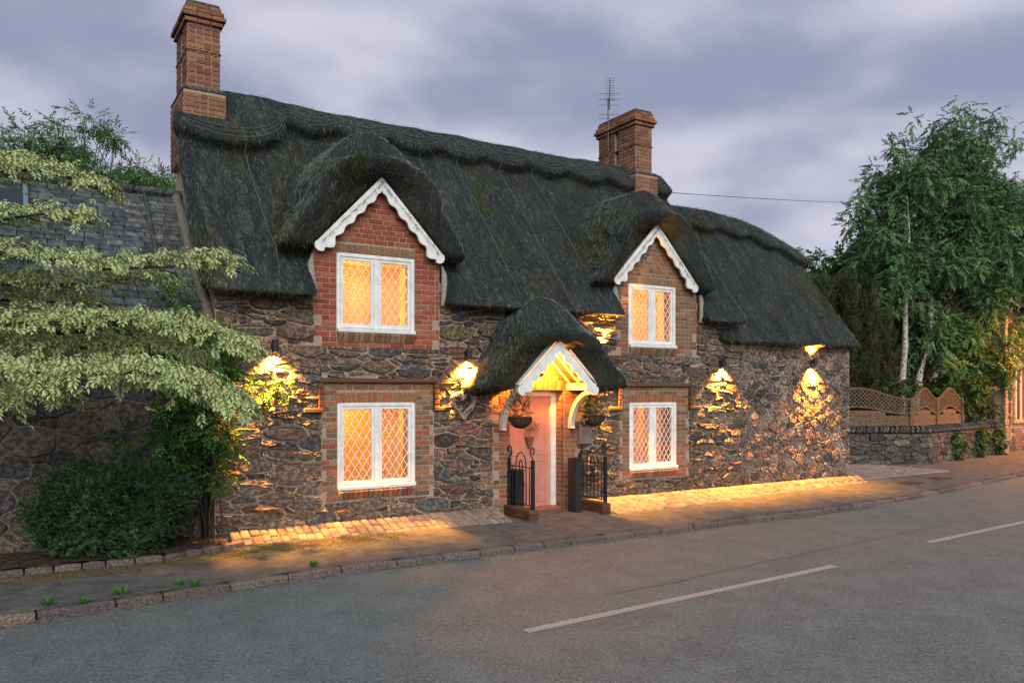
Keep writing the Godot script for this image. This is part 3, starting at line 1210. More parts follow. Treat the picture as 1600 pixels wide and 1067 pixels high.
func build_lower_window(k: int) -> void:
	var r: Rect2 = WIN[k]
	var s := node("window_surround", cot)
	var a := r.position.x - 0.22
	var b := r.end.x + 0.30
	var y0 := r.position.y - 0.16
	var y1 := r.end.y + 0.30
	var bk := holed_wall(a, b, y0, y1, -0.05, 0.004, [r])
	obj("surround_wall", bk, M.mortar_brick, s)
	var more := MB.new()
	var ext := func(y: float, row: int) -> Array:
		var tooth := 0.06 if row % 4 < 2 and y < r.end.y - 0.15 else 0.0
		return minus_holes(a + tooth, b - tooth, y, [Rect2(r.position.x - 0.004, r.position.y - 0.13, r.size.x + 0.008, r.size.y + 0.13 + 0.15)])
	brick_field(s, Transform3D(), y0, y1, ext, MIXED, more)
	var nb := 16
	for i in nb:
		var x := lerpf(r.position.x, r.end.x, (i + 0.5) / nb)
		var u := (i + 0.5) / nb * 2.0 - 1.0
		put_brick(s, Transform3D(Basis.from_euler(Vector3(0.5, 0, rf(-0.02, 0.02))), Vector3(x, r.position.y - 0.058, -0.005)), Vector3(r.size.x / nb - 0.01, 0.13, 0.13), MIXED, more, M.brick)
		put_brick(s, Transform3D(Basis(Vector3(0, 0, 1), -u * 0.3), Vector3(x + u * 0.03, r.end.y + 0.075 - u * u * 0.012, -0.03)), Vector3(r.size.x / nb - 0.009, 0.14, 0.09), [Color(0.36, 0.16, 0.08), Color(0.33, 0.19, 0.1), Color(0.4, 0.15, 0.08)], more, M.brick)
	finish_bricks(more, s)
	# drip mould over the head with dropped, turned-out ends
	var hm := MB.new()
	var cl := Color(0.17, 0.085, 0.05)
	var yh := r.end.y + 0.31
	hm.cbox(Transform3D(Basis(), Vector3((a + b) / 2, yh, 0.035)), Vector3(b - a + 0.12, 0.06, 0.10), 0.012, cl)
	for e in [[a - 0.03, -1.0], [b + 0.03, 1.0]]:
		var yy := yh - 0.03
		for q in 5:
			hm.cbox(Transform3D(Basis(), Vector3(e[0], yy - 0.04, 0.03)), Vector3(0.075, 0.075, 0.085), 0.008, tint(cl, 0.2))
			yy -= 0.08
		hm.cbox(Transform3D(Basis(), Vector3(e[0] + e[1] * 0.10, yy + 0.018, 0.033)), Vector3(0.28, 0.06, 0.09), 0.01, tint(cl, 0.2))
	obj("drip_mould", hm, M.brick, s)
	build_window("window", r, 0.0)
	build_room(r, -0.41, 1.7, k == 3, -0.05, 2.28, 1.70, 1.3 if k == 2 else 1.5, 0.45)
	var cu := MB.new()
	if k == 2:
		cu.cbox(Transform3D(Basis(), Vector3(r.position.x + 0.1, 1.0, -1.95)), Vector3(0.8, 1.9, 0.3), 0.01)
		cu.cbox(Transform3D(Basis(), Vector3(r.position.x - 0.1, 1.5, -1.77)), Vector3(0.3, 0.6, 0.03), 0.01)
		cu.cbox(Transform3D(Basis(), Vector3(r.position.x + 0.35, 1.5, -1.77)), Vector3(0.3, 0.6, 0.03), 0.01)
		obj("cupboard", cu, M.cupboard, cot)
	# folded shutters standing in the reveal
	var shn := node("shutter", cot)
	var xs := [r.end.x - 0.31] if k == 2 else [r.position.x + 0.27, r.end.x - 0.27]
	for x in xs:
		var fr := MB.new()
		for e in [-0.17, 0.17]:
			fr.box(Vector3(x + e - 0.025, r.position.y + 0.05, -0.34), Vector3(x + e + 0.025, r.end.y - 0.03, -0.31))
		obj("stile", fr, M.blind, shn)
		var y := r.position.y + 0.1
		while y < r.end.y - 0.06:
			var sl := MB.new()
			sl.xbox(Transform3D(Basis.from_euler(Vector3(0.6, 0, 0)), Vector3(x, y, -0.325)), Vector3(0.29, 0.055, 0.006))
			obj("slat", sl, M.blind, shn)
			y += 0.056

func build_chimney(x: float, zc: float, sx: float, sz: float, y_roof: float, y_shaft: float, y_top: float) -> void:
	var ch := node("chimney", cot)
	var core := MB.new()
	core.box(Vector3(x - sx / 2, y_shaft - 0.3, zc - sz / 2), Vector3(x + sx / 2, y_top - 0.25, zc - 0.06))
	core.box(Vector3(x - sx / 2, y_shaft - 0.3, zc + 0.06), Vector3(x + sx / 2, y_top - 0.25, zc + sz / 2))
	core.box(Vector3(x - sx / 2 + 0.19, y_shaft - 0.3, zc - 0.06), Vector3(x + sx / 2 - 0.19, y_top - 0.25, zc + 0.06))
	core.box(Vector3(x - sx / 2, y_top - 0.25, zc - sz / 2), Vector3(x + sx / 2, y_top, zc + sz / 2))
	core.box(Vector3(x - sx / 2 - 0.07, y_roof, zc - sz / 2 - 0.1), Vector3(x + sx / 2 + 0.07, y_shaft - 0.07, zc + sz / 2 + 0.1))
	obj("core", core, M.mortar_brick, ch)
	var more := MB.new()
	var band := y_top - 0.42
	for part in 2:
		var wx := sx if part == 0 else sx + 0.14
		var wz := sz if part == 0 else sz + 0.2
		var ya := y_shaft if part == 0 else y_roof
		var yb := y_top - 0.28 if part == 0 else y_shaft - 0.09
		for side in 4:
			var half := wx / 2 if side % 2 == 0 else wz / 2
			var off := wz / 2 if side % 2 == 0 else wx / 2
			var xf := Transform3D(Basis(Vector3.UP, side * PI / 2), Vector3(x, 0, zc)) * Transform3D(Basis(), Vector3(0, 0, off))
			var slot := part == 0 and side % 2 == 1
			var ext := func(_y: float, _row: int) -> Array:
				if slot:
					return [[-half, -0.06], [0.06, half]]
				return [[-half, half]]
			brick_field(ch, xf, ya, yb, ext, STACK, more)
	# string course, oversailing courses and a weathered top
	for e in [[band - 0.28, 0.05, 0.028, 0.022], [y_top - 0.27, 0.07, 0.05, 0.01], [y_top - 0.195, 0.07, 0.085, 0.01], [y_top - 0.12, 0.07, 0.06, 0.01], [y_top - 0.045, 0.07, 0.025, 0.01]]:
		var half: float = sx / 2 + e[2]
		var hz: float = sz / 2 + e[2]
		for side in 4:
			var hh := half if side % 2 == 0 else hz
			var of := hz if side % 2 == 0 else half
			var xf := Transform3D(Basis(Vector3.UP, side * PI / 2), Vector3(x, 0, zc))
			var n := int(hh * 2 / 0.22) + 1
			for i in n:
				var cx := lerpf(-hh, hh, (i + 0.5) / n)
				more.cbox(xf * Transform3D(Basis(), Vector3(cx, e[0], of - 0.06)), Vector3(hh * 2 / n - 0.008, e[1] - 0.006, 0.12), e[3], tint(pick(STACK), 0.25))
	finish_bricks(more, ch)
	var cap := MB.new()
	cap.cbox(Transform3D(Basis(), Vector3(x, y_top + 0.005, zc)), Vector3(sx + 0.02, 0.06, sz + 0.02), 0.02, Color(0.09, 0.10, 0.085))
	obj("flaunching", cap, M.stone, ch)
	var sh := MB.new()
	sh.cbox(Transform3D(Basis(), Vector3(x, y_shaft - 0.045, zc)), Vector3(sx + 0.17, 0.09, sz + 0.23), 0.035, Color(0.10, 0.10, 0.09))
	obj("shoulder", sh, M.stone, ch)

func build_porch() -> void:
	var po := node("porch", cot)
	var net := surface_net(sd_porch, Vector3(5.7, 1.6, -0.2), Vector3(8.7, 3.3, 1.1), 0.04)
	var th := inst("porch_thatch", thatch_mesh(net), M.thatch, po)
	lay_straw(net, 7000, th)
	bargeboard(po, Vector2(6.44, 1.86), Vector2(7.15, 2.56), 0.13, 0.72, 5.0)
	bargeboard(po, Vector2(7.87, 1.86), Vector2(7.15, 2.56), 0.13, 0.72, 5.0)
	# wall plates, rafters and boards inside
	for sg in [-1.0, 1.0]:
		var pl := MB.new()
		pl.cbox(Transform3D(Basis(), Vector3(7.2 + sg * 0.66, 1.86, 0.33)), Vector3(0.12, 0.11, 0.66), 0.012)
		obj("wall_plate", pl, M.white, po)
		var l := Vector2(0.74, 0.73).length()
		for i in 3:
			var ra := MB.new()
			ra.cbox(Transform3D(Basis(Vector3(0, 0, 1), -sg * atan2(0.73, 0.74)), Vector3(7.2 + sg * 0.35, 2.21, 0.08 + i * 0.26)), Vector3(l - 0.08, 0.07, 0.06), 0.008)
			obj("rafter", ra, M.white, po)
		var bo := MB.new()
		bo.xbox(Transform3D(Basis(Vector3(0, 0, 1), -sg * atan2(0.73, 0.74)), Vector3(7.2 + sg * 0.385, 2.245, 0.335)), Vector3(l, 0.02, 0.66))
		obj("soffit_board", bo, M.white, po)
		# curved bracket down to the wall
		var poly := PackedVector2Array()
		for i in 13:
			var a := i / 12.0 * PI / 2
			poly.append(Vector2(0.60 - 0.60 * cos(a) + 0.0, -0.62 + 0.62 * sin(a)))
		for i in range(12, -1, -1):
			var a := i / 12.0 * PI / 2
			poly.append(Vector2(0.60 - 0.52 * cos(a) + 0.0, -0.66 + 0.60 * sin(a)))
		poly[-1] = Vector2(0.10, -0.62)
		var br := MB.new()
		br.ext(poly, Transform3D(Basis(Vector3.UP, -PI / 2), Vector3(7.2 + sg * 0.66, 1.80, 0.01)), -0.04, 0.04)
		obj("bracket", br, M.white, po)

func build_door() -> void:
	var s := node("doorway", cot)
	var more := MB.new()
	var a := DOOR.position.x
	var b := DOOR.end.x
	var bk := holed_wall(a - 0.32, b + 0.36, -0.2, 2.2, -0.05, 0.004, [DOOR])
	obj("surround_wall", bk, M.mortar_brick, s)
	var ext := func(y: float, row: int) -> Array:
		var tooth := 0.1 if row % 4 < 2 else 0.0
		return minus_holes(a - 0.30 + tooth, b + 0.34 - tooth, y, [Rect2(a - 0.004, -1.0, b - a + 0.008, DOOR.end.y + 1.0 + 0.16)])
	brick_field(s, Transform3D(), -0.18, 2.16, ext, MIXED, more)
	var nb := 14
	for i in nb:
		var u := (i + 0.5) / nb * 2.0 - 1.0
		put_brick(s, Transform3D(Basis(Vector3(0, 0, 1), -u * 0.3), Vector3(lerpf(a, b, (i + 0.5) / nb) + u * 0.03, DOOR.end.y + 0.08, -0.03)), Vector3((b - a) / nb - 0.009, 0.15, 0.09), MIXED, more, M.brick)
	# the brick cheek of the opening
	var xr := Transform3D(Basis(Vector3.UP, -PI / 2), Vector3(b + 0.003, 0, 0))
	brick_field(s, xr, -0.18, 1.8, func(_y, _r): return [[-0.20, -0.01]], MIXED, more, 0.006)
	finish_bricks(more, s)
	var fr := MB.new()
	fr.cbox(Transform3D(Basis(), Vector3(a + 0.05, 0.81, -0.25)), Vector3(0.10, 1.94, 0.10), 0.01)
	fr.cbox(Transform3D(Basis(), Vector3(b - 0.05, 0.81, -0.25)), Vector3(0.10, 1.94, 0.10), 0.01)
	fr.cbox(Transform3D(Basis(), Vector3((a + b) / 2, DOOR.end.y - 0.05, -0.252)), Vector3(b - a - 0.2, 0.09, 0.10), 0.01)
	obj("door_frame", fr, M.white, s)
	var d := node("door", cot)
	var x0 := a + 0.103
	var x1 := b - 0.103
	var leaf := MB.new()
	leaf.cbox(Transform3D(Basis(), Vector3((x0 + x1) / 2, 0.80, -0.285)), Vector3(x1 - x0, 1.82, 0.045), 0.006)
	obj("leaf", leaf, M.door, d)
	for side in 2:
		for lev in 2:
			var pa := lerpf(x0, x1, 0.09 + side * 0.45)
			var pb := lerpf(x0, x1, 0.46 + side * 0.45)
			var ya := -0.02 if lev == 0 else 0.75
			var yb := 0.64 if lev == 0 else 1.55
			var poly := PackedVector2Array([Vector2(pa, ya), Vector2(pb, ya), Vector2(pb, yb)])
			if lev == 1:
				for i in range(1, 8):
					var an := i / 8.0 * PI
					poly.append(Vector2((pa + pb) / 2 + cos(an) * (pb - pa) / 2, yb + sin(an) * 0.09))
			poly.append(Vector2(pa, yb))
			var pn := MB.new()
			for k in poly.size():
				var p := poly[k]
				var q := poly[(k + 1) % poly.size()]
				pn.tube([Vector3(p.x, p.y, -0.262), Vector3(q.x, q.y, -0.262)], [0.011, 0.011], 6)
			obj("panel_moulding", pn, M.door, d)
	var kn := MB.new()
	kn.lathe(PackedVector2Array([Vector2(0.0, 0.05), Vector2(0.02, 0.045), Vector2(0.026, 0.03), Vector2(0.012, 0.01), Vector2(0.018, 0.0)]), Transform3D(Basis(Vector3.RIGHT, PI / 2), Vector3(x0 + 0.07, 0.78, -0.262)), 12)
	obj("door_knob", kn, M.metal, d)
	var st := MB.new()
	st.cbox(Transform3D(Basis(), Vector3((a + b) / 2, -0.125, -0.17)), Vector3(b - a - 0.004, 0.05, 0.26), 0.01, Color(0.42, 0.17, 0.10))
	obj("threshold", st, M.brick, s)
	# a closed hall behind the leaf
	var hl := MB.new()
	hl.box(Vector3(a - 0.06, -0.2, -0.60), Vector3(b + 0.06, 2.0, -0.42))
	obj("hall_wall", hl, M.room, s)

func build_cottage() -> void:
	cot = thing("thatched_cottage", "long stone cottage with dark thatched roof, two brick dormers and lit windows", "house")
	# front wall of rubble
	var holes := [Rect2(WIN[2]), Rect2(WIN[3]), DOOR, Rect2(3.56, 2.40, 1.88, 1.5), Rect2(8.86, 2.40, 1.88, 1.5)]
	var wall := obj("front_wall", holed_wall(2.25, 11.88, -0.4, 3.4, -0.4, 0.0, holes), M.mortar, cot)
	var sh := []
	for k in [2, 3]:
		sh.append(Rect2(WIN[k].position.x - 0.22, WIN[k].position.y - 0.16, WIN[k].size.x + 0.52, WIN[k].size.y + 0.46))
	sh.append(Rect2(DOOR.position.x - 0.31, -0.5, DOOR.size.x + 0.65, 2.68))
	sh.append(Rect2(3.55, 2.42, 1.90, 1.3))
	sh.append(Rect2(8.85, 2.42, 1.90, 1.3))
	sh.append(Rect2(6.45, 1.9, 1.5, 0.75))
	var polys := rubble(2.25, 11.9, -0.12, 3.3, sh, 0.112, 0.027, 2.5, 0.011, 11, 0.6)
	lay_stones(polys, wall, "cottage", Transform3D(), SLATEY, 0.016, 0.070, M.stone, 220)
	var wing := obj("wing_wall", holed_wall(11.882, 15.3, -0.4, 3.05, -0.42, -0.02, []), M.mortar, cot)
	var wp := rubble(11.9, 15.29, -0.14, 3.0, [], 0.105, 0.026, 1.4, 0.0085, 12, 0.2)
	lay_stones(wp, wing, "cottage", Transform3D(Basis(), Vector3(0, 0, -0.02)), PINKISH, 0.010, 0.042, M.stone, 300)
	# the other walls
	var ow := MB.new()
	ow.box(Vector3(2.25, -0.4, -4.4), Vector3(2.6, 3.2, -0.402))
	ow.box(Vector3(2.602, -0.4, -4.4), Vector3(15.29, 3.1, -4.1))
	ow.box(Vector3(14.95, -0.4, -4.098), Vector3(15.298, 2.9, -0.422))
	ow.ext(PackedVector2Array([Vector2(4.4, 3.2), Vector2(0.402, 3.2), Vector2(2.2, 5.7)]), Transform3D(Basis(Vector3.UP, PI / 2), Vector3(2.25, 0, 0)), 0.0, 0.3)
	obj("side_walls", ow, M.mortar_brick, cot)
	for k in 2:
		build_dormer(k)
	for k in [2, 3]:
		build_lower_window(k)
	build_door()
	# roof
	print("thatch ", Time.get_ticks_msec())
	var net := surface_net(sd_roof, Vector3(1.75, 2.4, -2.75), Vector3(15.9, 6.85, 0.75), 0.044)
	print("thatch net ", net.v.size(), " ", Time.get_ticks_msec())
	var roof := inst("thatched_roof", thatch_mesh(net), M.thatch, cot)
	lay_straw(net, 100000, roof)
	var back := MB.new()
	for e in [[2.74, 11.7, 6.4], [11.72, 15.4, 5.1]]:
		back.ext(PackedVector2Array([Vector2(2.5, e[2] - 0.45), Vector2(4.85, 3.0), Vector2(4.6, 2.8), Vector2(2.5, e[2] - 0.9)]), Transform3D(Basis(Vector3.UP, PI / 2), Vector3.ZERO), e[0], e[1], Color(0.07, 0.08, 0.07))
	obj("rear_thatch", back, M.straw, cot)
	print("straw ", Time.get_ticks_msec())
	# hazel liggers that follow the scallops of the ridge, and the crossed spars between them
	var x := 2.3
	for rowk in 3:
		var sp := MB.new()
		var pts := []
		x = 2.15
		while x < 11.7:
			var cl := 0.46 + 0.20 * absf(sin((x - 3.62) * PI / 0.93))
			if x < 3.66:
				cl = 0.50 + 0.80 * sqrt(maxf(0.0, 1.0 - pow((x - 2.72) / 0.94, 2.0)))
			pts.append(on_roof(x, 6.46 - (cl - 0.07 - rowk * 0.10) * 0.79) + Vector3(0, 0.004, 0.006))
			x += 0.10
		sp.tube(pts, [0.007], 4, Color(0.07, 0.09, 0.085))
		obj("ligger", sp, M.straw, roof)
	x = 3.9
	var cr := MB.new()
	while x < 11.4:
		for sg in [-1.0, 1.0]:
			var pts := []
			for i in 4:
				var u := i / 3.0
				pts.append(on_roof(x + sg * (u - 0.5) * 0.24, 6.33 - u * 0.17) + Vector3(0, 0.004, 0.004))
			cr.tube(pts, [0.0045], 4, Color(0.12, 0.125, 0.11))
		x += 0.27
	obj("ridge_spar", cr, M.straw, roof)
	for e in [[2.95, 5.7, 3.05, 3.4], [5.98, 6.2, 5.95, 3.3], [6.7, 6.2, 6.75, 3.3], [7.6, 6.2, 7.7, 3.3], [8.35, 6.2, 8.4, 3.3]]:
		var cd := MB.new()
		var pts := []
		for i in 24:
			var u := i / 23.0
			pts.append(on_roof(lerpf(e[0], e[2], u) + rf(-0.01, 0.01), lerpf(e[1], e[3], u)) + Vector3(0, 0.006, 0.008))
		cd.tube(pts, [0.004], 4, Color(0.12, 0.16, 0.155))
		obj("netting_cord", cd, M.straw, roof)
	build_chimney(2.47, -2.22, 0.45, 0.84, 5.2, 6.26, 7.52)
	build_chimney(11.07, -2.4, 0.43, 1.2, 5.2, 6.26, 7.52)
	build_porch()
	print("cottage ", Time.get_ticks_msec())

# ---- ground, road and pavement ---------------------------------------------------------
const KERB := [Vector2(-40, 3.2), Vector2(-8, 2.75), Vector2(0, 2.3), Vector2(3, 1.96), Vector2(6.5, 1.95), Vector2(11.6, 1.99), Vector2(14, 1.86), Vector2(17, 1.45), Vector2(21, 0.78), Vector2(27, -0.6), Vector2(36, -3.4), Vector2(60, -14.0)]
func kerb_z(x: float) -> float:
	for i in KERB.size() - 1:
		if x <= KERB[i + 1].x:
			var u: float = (x - KERB[i].x) / (KERB[i + 1].x - KERB[i].x)
			return lerpf(KERB[i].y, KERB[i + 1].y, u)
	return KERB[-1].y
func pave_y(x: float, z: float) -> float:
	var k := kerb_z(x)
	var u := clampf((z - k + 1.5) / 1.5, 0.0, 1.0)
	return lerpf(-0.145, -0.20, u)

func build_ground() -> void:
	var g := MB.new()
	g.box(Vector3(-200, -1.2, -200), Vector3(200, -0.42, 200))
	struct("ground", g, M.grass_ground, "dark grassy land round the cottage and the road", "ground")
	var rd := MB.new()
	var i := -38.0
	while i < 58.0:
		var step := 1.0 if absf(i - 8.0) < 20.0 else 2.0
		for e in [[0.0, 4.2, -0.275, -0.255], [4.2, 13.0, -0.255, -0.30]]:
			var za := kerb_z(i)
			var zb := kerb_z(i + step)
			rd.quad(Vector3(i, e[2], za + e[0]), Vector3(i, e[3], za + e[1]), Vector3(i + step, e[3], zb + e[1]), Vector3(i + step, e[2], zb + e[0]), Color.WHITE)
		i += step
	struct("road", rd, M.asphalt, "grey asphalt village road with a broken white centre line", "road")
	var pv := MB.new()
	i = -38.0
	while i < 58.0:
		var step := 0.5 if i > -3.0 and i < 26.0 else 2.0
		var back := -7.0 if i >= 14.9 else -0.3
		var zs := [back, -3.5, -0.3, 0.35, 0.9, 1.4]
		var prev := -99.0
		for s in 7:
			var fa: float = kerb_z(i) - 0.06 if s == 6 else minf(maxf(zs[s], back), kerb_z(i) - 0.1)
			var fb: float = kerb_z(i + step) - 0.06 if s == 6 else minf(maxf(zs[s], back), kerb_z(i + step) - 0.1)
			if s > 0:
				var p0: float = minf(maxf(zs[s - 1], back), kerb_z(i) - 0.1)
				var p1: float = minf(maxf(zs[s - 1], back), kerb_z(i + step) - 0.1)
				if fa - p0 > 0.001:
					pv.quad(Vector3(i, pave_y(i, p0), p0), Vector3(i, pave_y(i, fa), fa), Vector3(i + step, pave_y(i + step, fb), fb), Vector3(i + step, pave_y(i + step, p1), p1), Color.WHITE)
			prev = fa
		i += step
	struct("pavement", pv, M.tarmac, "worn dark tarmac pavement between the cottage and the kerb", "pavement")
	# kerb stones, each on its own
	rng.seed = 71
	var kb := Node3D.new()
	kb.name = "kerb"
	add_child(kb)
	tag(kb, "row of rough granite kerb stones along the pavement edge", "kerb", "", "structure")
	var x := -2.0
	while x < 31.0:
		var l := rf(0.42, 0.72)
		if x > 15.0: l = rf(0.7, 0.95)
		var xm := x + l / 2
		var z := kerb_z(xm)
		var dz := kerb_z(x + l) - kerb_z(x)
		var mb := MB.new()
		var drop := 0.0 * smoothstep(13.0, 14.6, xm) * (1.0 - smoothstep(17.5, 19.0, xm))
		kerb_block(mb, Transform3D(Basis(Vector3.UP, -atan2(dz, l)) * Basis.from_euler(Vector3(rf(-0.04, 0.04), 0, rf(-0.012, 0.012))), Vector3(xm, -0.312 - drop, z - 0.02)), Vector3(l - 0.018, 0.23 + rf(-0.012, 0.012), 0.16))
		obj("kerb_stone", mb, M.kerb, kb)
		x += l
	# painted dashes
	var dash := [[Vector3(3.76, 0, 4.97), Vector3(8.24, 0, 4.75)], [Vector3(10.6, 0, 4.5), Vector3(15.0, 0, 4.24)], [Vector3(17.4, 0, 3.8), Vector3(21.6, 0, 2.9)], [Vector3(-3.2, 0, 5.6), Vector3(1.4, 0, 5.15)]]
	var cl := Node3D.new()
	cl.name = "centre_line"
	add_child(cl)
	tag(cl, "broken white line of worn paint along the road", "road marking", "", "structure")
	for d in dash:
		var mb := MB.new()
		var n := 12
		for k in n:
			var a: Vector3 = d[0].lerp(d[1], k / float(n))
			var b: Vector3 = d[0].lerp(d[1], (k + 1) / float(n))
			var w := 0.055
			mb.quad(Vector3(a.x, road_y(a.x, a.z - w), a.z - w), Vector3(a.x, road_y(a.x, a.z + w), a.z + w), Vector3(b.x, road_y(b.x, b.z + w), b.z + w), Vector3(b.x, road_y(b.x, b.z - w), b.z - w), Color.WHITE)
		obj("dash", mb, M.paint, cl)
	# a sealed joint in the surfacing
	var sm := MB.new()
	var sx := 5.2
	var last_w := 0.03
	while sx < 13.2:
		var nw := rf(0.012, 0.045)
		var za := lerpf(4.35, 3.72, (sx - 5.2) / 8.0) + fnoise.get_noise_1d(sx * 0.6) * 0.05
		var zb := lerpf(4.35, 3.72, (sx + 0.2 - 5.2) / 8.0) + fnoise.get_noise_1d((sx + 0.2) * 0.6) * 0.05
		sm.quad(Vector3(sx, road_y(sx, za - last_w), za - last_w), Vector3(sx, road_y(sx, za + last_w), za + last_w), Vector3(sx + 0.2, road_y(sx + 0.2, zb + nw), zb + nw), Vector3(sx + 0.2, road_y(sx + 0.2, zb - nw), zb - nw), Color.WHITE)
		last_w = nw
		sx += 0.2
	struct("road_seam", sm, mat(lin(0.105, 0.118, 0.115), 0.8, null), "dark sealed seam in the asphalt beside the centre line", "road marking")
	# sett strips against the wall
	rng.seed = 72
	var st := Node3D.new()
	st.name = "sett_strip"
	add_child(st)
	tag(st, "sloping strip of pale stone setts along the cottage foot", "paving", "", "structure")
	var bed := MB.new()
	var more := MB.new()
	for sec in [[2.42, 6.42, 0.34, 0.62], [8.16, 15.5, 0.86, 0.28]]:
		var n := 40
		for k in n:
			var xa := lerpf(sec[0], sec[1], k / float(n))
			var xb := lerpf(sec[0], sec[1], (k + 1) / float(n))
			var za := lerpf(sec[2], sec[3], k / float(n))
			var zb := lerpf(sec[2], sec[3], (k + 1) / float(n))
			bed.quad(Vector3(xa, -0.022, -0.02), Vector3(xa, -0.165, za), Vector3(xb, -0.165, zb), Vector3(xb, -0.022, -0.02), Color.WHITE)
			for q in [[xa, za]]:
				if k == 0: bed.quad(Vector3(q[0], -0.3, -0.02), Vector3(q[0], -0.3, q[1]), Vector3(q[0], -0.165, q[1]), Vector3(q[0], -0.022, -0.02), Color.WHITE)
		var xx: float = sec[0]
		while xx < sec[1] - 0.05:
			var w := rf(0.10, 0.135)
			var dep := lerpf(sec[2], sec[3], (xx - sec[0]) / (sec[1] - sec[0]))
			var z := 0.015
			while z < dep - 0.04:
				var l := minf(rf(0.14, 0.24), dep - z + 0.02)
				var mz := z + l / 2
				var y := lerpf(0.0, -0.145, mz / dep) - 0.028 + rf(-0.004, 0.004)
				var xf := Transform3D(Basis.from_euler(Vector3(atan2(0.145, dep) + rf(-0.03, 0.03), rf(-0.04, 0.04), rf(-0.03, 0.03))), Vector3(xx + w / 2, y, mz))
				var c := tint(pick([Color(0.31, 0.27, 0.22), Color(0.36, 0.32, 0.26), Color(0.25, 0.22, 0.19), Color(0.33, 0.27, 0.23)]), 0.2)
				if room_for("sett_strip", "sett"):
					var mb := MB.new()
					mb.cbox(xf, Vector3(w - 0.012, 0.06, l - 0.012), 0.014, c)
					obj("sett", mb, M.sett, st)
				else:
					more.cbox(xf, Vector3(w - 0.012, 0.06, l - 0.012), 0.014, c)
				z += l
			xx += w
	if more.v.size():
		var mo := obj("more_setts", more, M.sett, st)
		mo.set_meta("kind", "stuff")
	obj("bedding", bed, M.mortar_dark, st)
	# setts of the side drive
	var dr := MB.new()
	var zr := -2.3
	while zr < -0.1:
		var xx := 15.45
		while xx < 19.3 + zr * 0.1:
			var w := rf(0.18, 0.26)
			dr.cbox(Transform3D(Basis.from_euler(Vector3(rf(-0.02, 0.02), 0, rf(-0.02, 0.02))), Vector3(xx + w / 2, -0.16 + rf(-0.004, 0.004), zr + 0.07)), Vector3(w - 0.014, 0.06, 0.125), 0.014, tint(Color(0.30, 0.27, 0.25), 0.2))
			xx += w
		zr += 0.14
	struct("drive", dr, M.sett, "pale sett paving of the side drive by the cottage gable", "paving")
	# service covers and a newer patch of surfacing
	for e in [[16.3, 0.75, 0.62, 0.36], [17.7, 0.55, 0.6, 0.36]]:
		var mb := MB.new()
		mb.cbox(Transform3D(Basis(Vector3.UP, 0.12), Vector3(e[0], pave_y(e[0], e[1]) + 0.001, e[1])), Vector3(e[2], 0.016, e[3]), 0.004, Color(0.09, 0.06, 0.045))
		for r in 5:
			mb.cbox(Transform3D(Basis(Vector3.UP, 0.12), Vector3(e[0], pave_y(e[0], e[1]) + 0.010, e[1] + (r - 2) * 0.065)), Vector3(e[2] - 0.08, 0.006, 0.03), 0.002, Color(0.11, 0.07, 0.05))
		var o := obj("manhole_cover", mb, M.kerb)
		tag(o, "rusty iron cover in the pavement nearest the cottage corner" if e[0] < 17.0 else "rusty iron cover in the pavement opposite the dry stone wall", "manhole cover", "covers in the pavement")
	# planting bed at the left
	var so := MB.new()
	for k in 24:
		var xa := -3.0 + k * 0.222
		var xb := xa + 0.222
		for j in 4:
			var f := func(x: float, jj: int) -> Vector3:
				var z := lerpf(-0.5, 0.75 if x < 1.6 else lerpf(0.75, 0.36, (x - 1.6) / 0.8), jj / 4.0)
				return Vector3(x, -0.08 + fnoise.get_noise_2d(x * 12.0, z * 12.0) * 0.05, z)
			so.quad(f.call(xa, j), f.call(xa, j + 1), f.call(xb, j + 1), f.call(xb, j), Color.WHITE)
	struct("flower_bed", so, M.soil, "bare earth bed under the bush and the pale tree", "soil")
	var ed := Node3D.new()
	ed.name = "bed_edging"
	add_child(ed)
	tag(ed, "low edging of dark stones in front of the earth bed", "edging", "", "structure")
	x = -2.5
	while x < 2.4:
		var l := rf(0.2, 0.32)
		var z := 0.78 if x < 1.5 else lerpf(0.78, 0.38, (x - 1.5) / 0.9)
		var mb := MB.new()
		kerb_block(mb, Transform3D(Basis(Vector3.UP, 0.0 if x < 1.5 else 0.4), Vector3(x + l / 2, -0.15, z)), Vector3(l - 0.02, 0.13, 0.1))
		obj("edging_stone", mb, M.kerb, ed)
		x += l

func road_y(x: float, z: float) -> float:
	var u := z - kerb_z(x)
	if u < 4.2:
		return lerpf(-0.275, -0.255, u / 4.2) + 0.004
	return lerpf(-0.255, -0.30, (u - 4.2) / 8.8) + 0.004

func kerb_block(mb: MB, xf: Transform3D, s: Vector3) -> void:
	# rough-dressed block: a grid of jittered points on each of the faces that show
	var col := tint(pick([Color(0.16, 0.135, 0.125), Color(0.135, 0.12, 0.115), Color(0.18, 0.15, 0.14)]), 0.2)
	var n := 4
	var prof := [Vector2(-0.5, 0.5), Vector2(0.3, 0.5), Vector2(0.46, 0.40), Vector2(0.5, 0.1), Vector2(0.5, -0.5), Vector2(-0.5, -0.5)]
	var rows := []
	for i in n + 1:
		var row := []
		var u := i / float(n) - 0.5
		var pinch := 0.90 if i == 0 or i == n else 1.0
		for p in prof:
			row.append(xf * Vector3(u * s.x, p.y * s.y * pinch + rf(-0.006, 0.006), p.x * s.z * pinch + rf(-0.007, 0.007)))
		rows.append(row)
	var mid := xf.origin
	for i in n:
		for k in prof.size():
			var k2 := (k + 1) % prof.size()
			mb.quad_out(rows[i][k], rows[i + 1][k], rows[i + 1][k2], rows[i][k2], mid, col)
	for e in [0, n]:
		for k in range(1, prof.size() - 1):
			mb.tri_out(rows[e][0], rows[e][k], rows[e][k + 1], mid, col)

